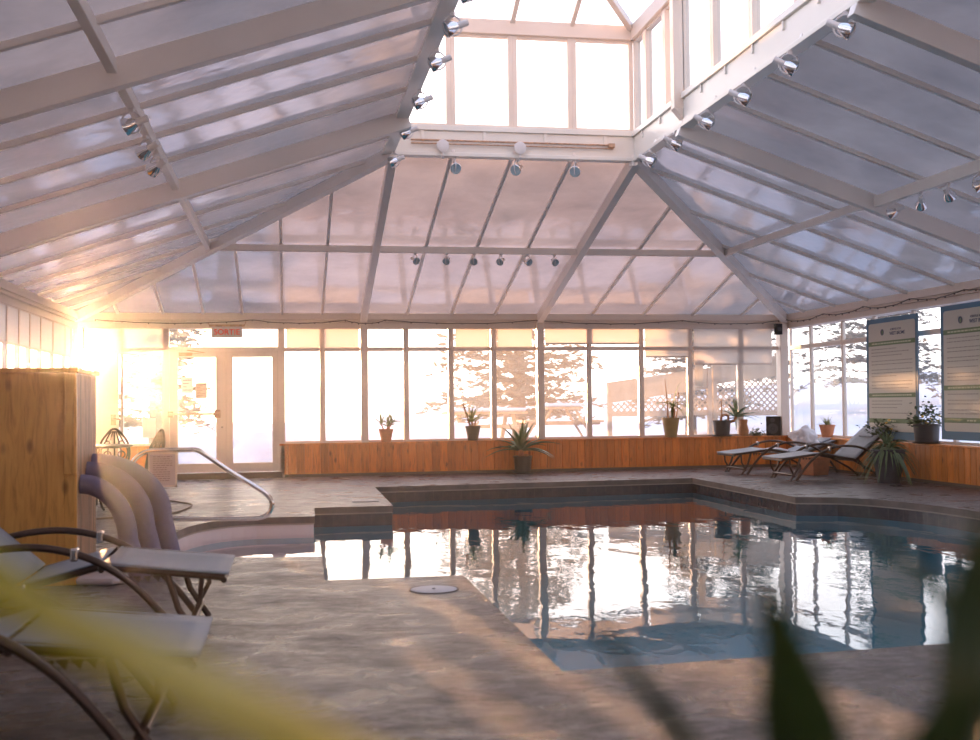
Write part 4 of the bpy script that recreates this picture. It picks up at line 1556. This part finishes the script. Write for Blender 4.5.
bistro_chair('dark bistro chair behind the round table, under the window notice', (-2.25, 15.62, 0), 1.75)
bistro_chair('dark bistro chair left of the round table, mostly behind the partition', (-3.0, 14.9, 0), 2.7)

b = MB()
b.tube(catmull([(-2.2, 13.2, .012), (-1.7, 13.42, .012), (-1.39, 13.55, .012), (-1.22, 14.19, .012), (-1.21, 14.81, .012), (-1.39, 15.23, .012), (-1.7, 15.8, .012), (-2.0, 16.6, .012)], 8), .011, 6)
o = b.build('floor_cord', M['threshold'], smooth=True)
tag(o, 'thin brown cord looping across the deck near the bistro chairs', 'cord')

# ------------------------------------------------------------------ outside
def snowfield():
    bm = bmesh.new()
    nx, ny = 90, 90
    def h(x, y):
        d = max(0, max(y - YB - 1, x - XR - 1.5, XL - 1.5 - x))
        z = -.15 + .35 * noise.noise(V((x * .12, y * .12, 0))) + .12 * noise.noise(V((x * .5, y * .5, 5)))
        z *= min(1, d / 4 + .15)
        if x > XR + 1:
            z += min(3.6, max(0, x - XR - 1.5) * .10)
        if y > 27:
            z += .25 * max(0, noise.noise(V((x * .25, 0, 2)))) * 2 - min(4, max(0, y - 40) * .012)
        if d <= 0:
            z = -1.8
        return z
    vs = []
    for j in range(ny + 1):
        for i in range(nx + 1):
            u, v = i / nx * 2 - 1, j / ny
            x = 3 + (abs(u) ** 1.7) * (1 if u > 0 else -1) * 220
            y = -12 + (v ** 1.9) * 300
            vs.append(bm.verts.new((x, y, h(x, y))))
    for j in range(ny):
        for i in range(nx):
            a = j * (nx + 1) + i
            bm.faces.new((vs[a], vs[a + 1], vs[a + nx + 2], vs[a + nx + 1]))
    me = bpy.data.meshes.new('ground')
    bm.to_mesh(me); bm.free()
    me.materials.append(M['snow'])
    me.polygons.foreach_set('use_smooth', [True] * len(me.polygons))
    o = bpy.data.objects.new('ground', me)
    COL.objects.link(o)
    struct(o)
snowfield()
b = MB()
b.prism([(XL - .3, YF - .3), (XR + .3, YF - .3), (XR + .3, YB + .3), (XL - .3, YB + .3)], -1.75, -1.6)
struct(b.build('foundation', M['slab']))
# snow bank outside the doors
def bank(name, loc, size, seed, label):
    bm = bmesh.new()
    bmesh.ops.create_icosphere(bm, subdivisions=4, radius=1)
    for v in bm.verts:
        k = 1 + .25 * noise.noise(v.co * 2 + V((seed, 0, 0)))
        v.co = V((v.co.x * size[0] * k, v.co.y * size[1] * k, v.co.z * size[2] * k))
    me = bpy.data.meshes.new(name); bm.to_mesh(me); bm.free()
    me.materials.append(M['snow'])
    me.polygons.foreach_set('use_smooth', [True] * len(me.polygons))
    o = bpy.data.objects.new(name, me); COL.objects.link(o); o.location = loc
    tag(o, label, 'snow bank')
bank('snow_bank', (.1, 25.5, -.35), (1.4, 1.0, 1.15), 1, 'lumpy snow bank outside just right of the double door')
bank('snow_bank', (3.7, 25.0, -.35), (1.4, .9, 1.1), 4, 'lumpy snow bank outside between the two leftmost potted sill aloes')
bank('snow_bank', (-1.9, 27.5, -.35), (1.8, 1.2, .85), 8, 'low snow bank outside seen through the double door')

def pine_tree(label, loc, H, R, n_tier, seed, density=1.0, mat='needle', snowy=False):
    r = random.Random(seed)
    t = thing('pine_tree', label, 'tree', loc, 0, 'pine trees outside')
    b = MB(); b.tube([(0, 0, -.5), (.05, .02, H * .5), (0, 0, H * .98)], [H * .022 + .04, H * .014, .01], 8); b.build('trunk', M['bark'], t, smooth=True)
    bb, f = MB(), MB()
    for k in range(n_tier):
        z = H * (.12 + .86 * k / n_tier)
        rad = R * (1 - (k / n_tier) ** 1.2) * r.uniform(.75, 1.15) + .15
        nb = int((6 + 3 * (1 - k / n_tier)) * density)
        for q in range(nb):
            az = r.uniform(0, 2 * PI)
            L = rad * r.uniform(.65, 1.1)
            d = V((math.cos(az), math.sin(az), 0))
            p0 = V((0, 0, z))
            pm = p0 + d * L * .6 + V((0, 0, L * .08))
            p1 = p0 + d * L + V((0, 0, -L * r.uniform(-.05, .2)))
            bb.tube([p0, pm, p1], [.03, .02, .008], 4, caps=False)
            steps = max(3, int(L / .26))
            for sgi in range(steps):
                u = .25 + .75 * sgi / steps
                c = p0.lerp(pm, u / .6) if u < .6 else pm.lerp(p1, (u - .6) / .4)
                for w in range(5):
                    sz = r.uniform(.18, .42) * (.6 + .05 * H)
                    a = r.uniform(0, 2 * PI)
                    e = V((math.cos(a), math.sin(a), r.uniform(-.35, .45))).normalized()
                    s = e.cross(V((r.uniform(-1, 1), r.uniform(-1, 1), r.uniform(.2, 1)))).normalized()
                    c2 = c + V((r.gauss(0, .1), r.gauss(0, .1), r.gauss(0, .05)))
                    f.add([c2, c2 + e * sz * .5 + s * sz * .16, c2 + e * sz, c2 + e * sz * .5 - s * sz * .16], [(0, 1, 2, 3)])
    bb.build('branches', M['bark'], t)
    f.build('needles', M[mat], t, recalc=False)
pine_tree('broad pine outside behind the middle wall post', (6.85, 33.5, -.3), 9.4, 2.7, 24, 1, 1.15)
pine_tree('sunlit pine outside left of the double door', (-3.55, 32, -.3), 9.0, 1.7, 24, 3, 1.0)
pine_tree('tall pine outside beyond the lattice screen', (13.2, 36, -.3), 8.5, 2.2, 20, 4, .9)
pine_tree('pine outside right wall, nearest the back corner', (19.5, 47, 1.0), 9.5, 3.3, 20, 5, .9)
pine_tree('pine outside right wall, behind the third pane', (21.5, 39, .8), 8.5, 3.0, 18, 6, .9)
pine_tree('pine outside showing between the two banners', (23.5, 31.5, 1.2), 8.0, 3.0, 18, 7, .9)
pine_tree('pine outside above the near banner', (24, 25, 1.2), 8.0, 2.9, 18, 8, .9)

# lattice screen
def lattice(loc, W, H, zb, rot, label, ztl=None):
    t = thing('lattice_screen', label, 'screen', loc, rot, 'lattice screens')
    b = MB()
    step, w = .15, .036
    zl, zr = (ztl or H), H
    n = int((W + H) / step) + 1
    def clip(x0, z0, x1, z1):
        # clip a 45 degree strip to the panel
        pts = []
        for k in range(41):
            s = k / 40
            x, z = x0 + (x1 - x0) * s, z0 + (z1 - z0) * s
            top = zl + (zr - zl) * x / W - .5
            if 0 <= x <= W and zb <= z <= top:
                pts.append((x, z))
        return (pts[0], pts[-1]) if len(pts) > 1 else None
    D = H - zb
    for k in range(-int(D / step) - 1, int(W / step) + 1):
        for sgn, y in ((1, -.006), (-1, .006)):
            x0 = k * step if sgn > 0 else k * step + D
            c = clip(x0, zb, x0 + sgn * D, zb + D)
            if c:
                (ax, az), (bx, bz) = c
                b.beam((ax, y, az), (bx, y, bz), .01, w)
    b.build('lattice_panel', M['lattice'], t)
    b = MB()
    b.beam((0, 0, zl), (W, 0, zr), .05, .12); 
    b.add([(0, -.015, zl - .5), (W, -.015, zr - .5), (W, -.015, zr - .05), (0, -.015, zl - .05), (0, .015, zl - .5), (W, .015, zr - .5), (W, .015, zr - .05), (0, .015, zl - .05)],
          [(0, 1, 2, 3), (7, 6, 5, 4), (0, 4, 5, 1), (3, 2, 6, 7), (0, 3, 7, 4), (1, 5, 6, 2)])
    b.box(0, W, -.03, .03, zb - .12, zb)
    b.build('top_board', M['lattice'], t)
    for x in (0, W):
        b = MB(); b.box(x - .05, x + .05, -.05, .05, -.6, (zl if x == 0 else zr)); b.build('post', M['lattice'], t)
lattice((7.52, 26, 0), 2.5, 2.05, 1.02, 0, 'timber lattice privacy screen outside behind the ochre pot', 1.72)
lattice((10.15, 26, 0), 1.70, 2.35, 1.0, 0, 'taller timber lattice screen outside behind the black tub', 2.15)

# snowy timber picnic tables outside
def picnic(loc, rot, label, L=2.2):
    t = thing('picnic_table', label, 'picnic table', loc, rot, 'timber picnic tables outside')
    b = MB()
    b.box(-L / 2, L / 2, -.45, .45, .78, .84)
    b.build('table_top', M['timber'], t)
    for s in (-1, 1):
        b = MB(); b.box(-L / 2, L / 2, s * .85 - .15, s * .85 + .15, .44, .5); b.build('bench', M['timber'], t)
    for x in (-L / 2 + .3, L / 2 - .3):
        for s in (-1, 1):
            b = MB(); b.beam((x + s * .0, s * .3, .78), (x + s * .0, s * .95, -.3), .05, .1, up=(1, 0, 0)); b.build('leg', M['timber'], t)
        b = MB(); b.box(x - .03, x + .03, -.95, .95, .38, .46); b.build('cross_beam', M['timber'], t)
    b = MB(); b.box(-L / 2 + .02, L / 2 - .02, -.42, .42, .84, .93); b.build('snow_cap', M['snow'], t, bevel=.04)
picnic((4.85, 28, .2), .1, 'snow capped timber picnic table outside behind the dark potted aloe', 2.0)
picnic((6.9, 28.6, .3), 1.5, 'snow capped timber picnic table outside, seen end on right of middle post', 2.0)

# small house beyond the right side
t = thing('far_house', 'small grey snow-roofed house outside beyond the right corner', 'house', (29, 36, 1.2), -.8)
b = MB(); b.box(-3, 3, -2, 2, -1, 2.4); b.build('wall', M['housewall'], t)
b = MB(); b.add([(-3.3, -2.3, 2.3), (3.3, -2.3, 2.3), (3.3, 2.3, 2.3), (-3.3, 2.3, 2.3), (-3.3, 0, 3.7), (3.3, 0, 3.7)], [(0, 1, 5, 4), (3, 4, 5, 2), (0, 4, 3), (1, 2, 5), (0, 3, 2, 1)])
b.build('roof', M['houseroof'], t)
for x in (-1.8, 0, 1.8):
    b = MB(); b.box(x - .4, x + .4, -2.03, -2, .6, 1.7); b.build('window', M['housewin'], t)

# ------------------------------------------------------------------ haze volume added to imitate the lens glow round the sun
t_ = NT('glare_haze')
vs_ = t_.n('ShaderNodeVolumeScatter', Density=HAZE, Anisotropy=.925)
vs_.inputs['Color'].default_value = rgb(1, 1, 1)
t_.link(vs_.outputs[0], t_.out.inputs['Volume'])
b = MB()
b.box(XL - .5, XR + .5, YF - .5, YB + .5, -1.9, 7.3)
o = b.build('haze', t_.m)
tag(o, 'thin haze added through the pool hall to imitate glare near the sun', 'haze', kind='stuff')

# ------------------------------------------------------------------ sky, sun
sun_dir = V((-.1655, .986, .0325)).normalized()
w = bpy.data.worlds.new('World')
S.world = w
w.use_nodes = True
nt = w.node_tree
nt.nodes.clear()
def wn(kind, **kw):
    nd = nt.nodes.new(kind)
    for k, v in kw.items():
        setattr(nd, k, v)
    return nd
out = wn('ShaderNodeOutputWorld'); bg = wn('ShaderNodeBackground')
geo = wn('ShaderNodeNewGeometry'); sep = wn('ShaderNodeSeparateXYZ')
tc = wn('ShaderNodeTexCoord')
nt.links.new(tc.outputs['Generated'], sep.inputs[0])
rp = wn('ShaderNodeValToRGB')
els = rp.color_ramp.elements
els[0].position, els[0].color = .0, (2.1, 2.05, 2.1, 1)
els[1].position, els[1].color = 1.0, (.60, .86, 1.45, 1)
e = els.new(.12); e.color = (1.9, 1.95, 2.1, 1)
e = els.new(.45); e.color = (1.3, 1.5, 1.95, 1)
nt.links.new(sep.outputs[2], rp.inputs[0])
dot = wn('ShaderNodeVectorMath', operation='DOT_PRODUCT')
nrm = wn('ShaderNodeVectorMath', operation='NORMALIZE')
nt.links.new(tc.outputs['Generated'], nrm.inputs[0])
nt.links.new(nrm.outputs[0], dot.inputs[0])
dot.inputs[1].default_value = sun_dir
def mth(op, a, b=0., c=0.):
    nd = wn('ShaderNodeMath', operation=op)
    for i, v in enumerate((a, b, c)):
        if hasattr(v, 'node'):
            nt.links.new(v, nd.inputs[i])
        else:
            nd.inputs[i].default_value = v
    return nd.outputs[0]
ang = mth('ARCCOSINE', mth('MINIMUM', dot.outputs['Value'], .999999))
def lobe(width, amp):
    return mth('MULTIPLY', mth('EXPONENT', mth('MULTIPLY', ang, -1 / width)), amp)
def col(c, f):
    nd = wn('ShaderNodeVectorMath', operation='SCALE')
    nd.inputs[0].default_value = c
    nt.links.new(f, nd.inputs['Scale'])
    return nd.outputs[0]
def vadd(a, b_):
    nd = wn('ShaderNodeVectorMath', operation='ADD')
    nt.links.new(a, nd.inputs[0]); nt.links.new(b_, nd.inputs[1])
    return nd.outputs[0]
disc = mth('MULTIPLY', mth('LESS_THAN', ang, .006), 400.0)
sky = rp.outputs[0]
# the sky opposite the low sun is dimmer and bluer
dim = mth('MULTIPLY_ADD', dot.outputs['Value'], .28, .72)
sc = wn('ShaderNodeVectorMath', operation='SCALE'); nt.links.new(sky, sc.inputs[0]); nt.links.new(dim, sc.inputs['Scale'])
total = vadd(vadd(vadd(sc.outputs[0], col((1.0, .62, .28), lobe(.30, 3.0))), col((1.0, .78, .45), lobe(.045, 9.0))), col((1, .85, .6), disc))
nt.links.new(total, bg.inputs[0])
bg.inputs[1].default_value = 1.0
nt.links.new(bg.outputs[0], out.inputs[0])
L = bpy.data.lights.new('sun', 'SUN')
L.energy = 10.0
L.angle = .012
L.color = (1.0, .52, .24)
lo = bpy.data.objects.new('sun', L)
COL.objects.link(lo)
lo.rotation_euler = sun_dir.to_track_quat('Z', 'Y').to_euler()
lo.location = (-10, 60, 20)

# ------------------------------------------------------------------ camera
fw = V((.17579457, .98398818, .02938577)); rt = V((.9844102, -.17553952, -.01106499)); up = V((.00572946, -.03087282, .9995069))
cam = bpy.data.cameras.new('camera')
cam.sensor_width = 36.0
cam.lens = 1132.4 / 980 * 36
cam.clip_start = .05
cam.clip_end = 1000
cam.dof.use_dof = True
cam.dof.focus_distance = 13.0
cam.dof.aperture_fstop = 2.4
co = bpy.data.objects.new('camera', cam)
COL.objects.link(co)
co.matrix_world = Matrix(((rt.x, up.x, -fw.x, 0), (rt.y, up.y, -fw.y, 0), (rt.z, up.z, -fw.z, 1.25), (0, 0, 0, 1)))
S.camera = co

S.view_settings.view_transform = 'Standard'
S.view_settings.look = 'None'
S.view_settings.gamma = 1
S.view_settings.exposure = 0.66
S.view_settings.use_curve_mapping = False
S.cycles.use_denoising = True
S.cycles.max_bounces = 10
S.cycles.transparent_max_bounces = 24
S.cycles.diffuse_bounces = 5
S.cycles.glossy_bounces = 5
S.cycles.sample_clamp_indirect = 8
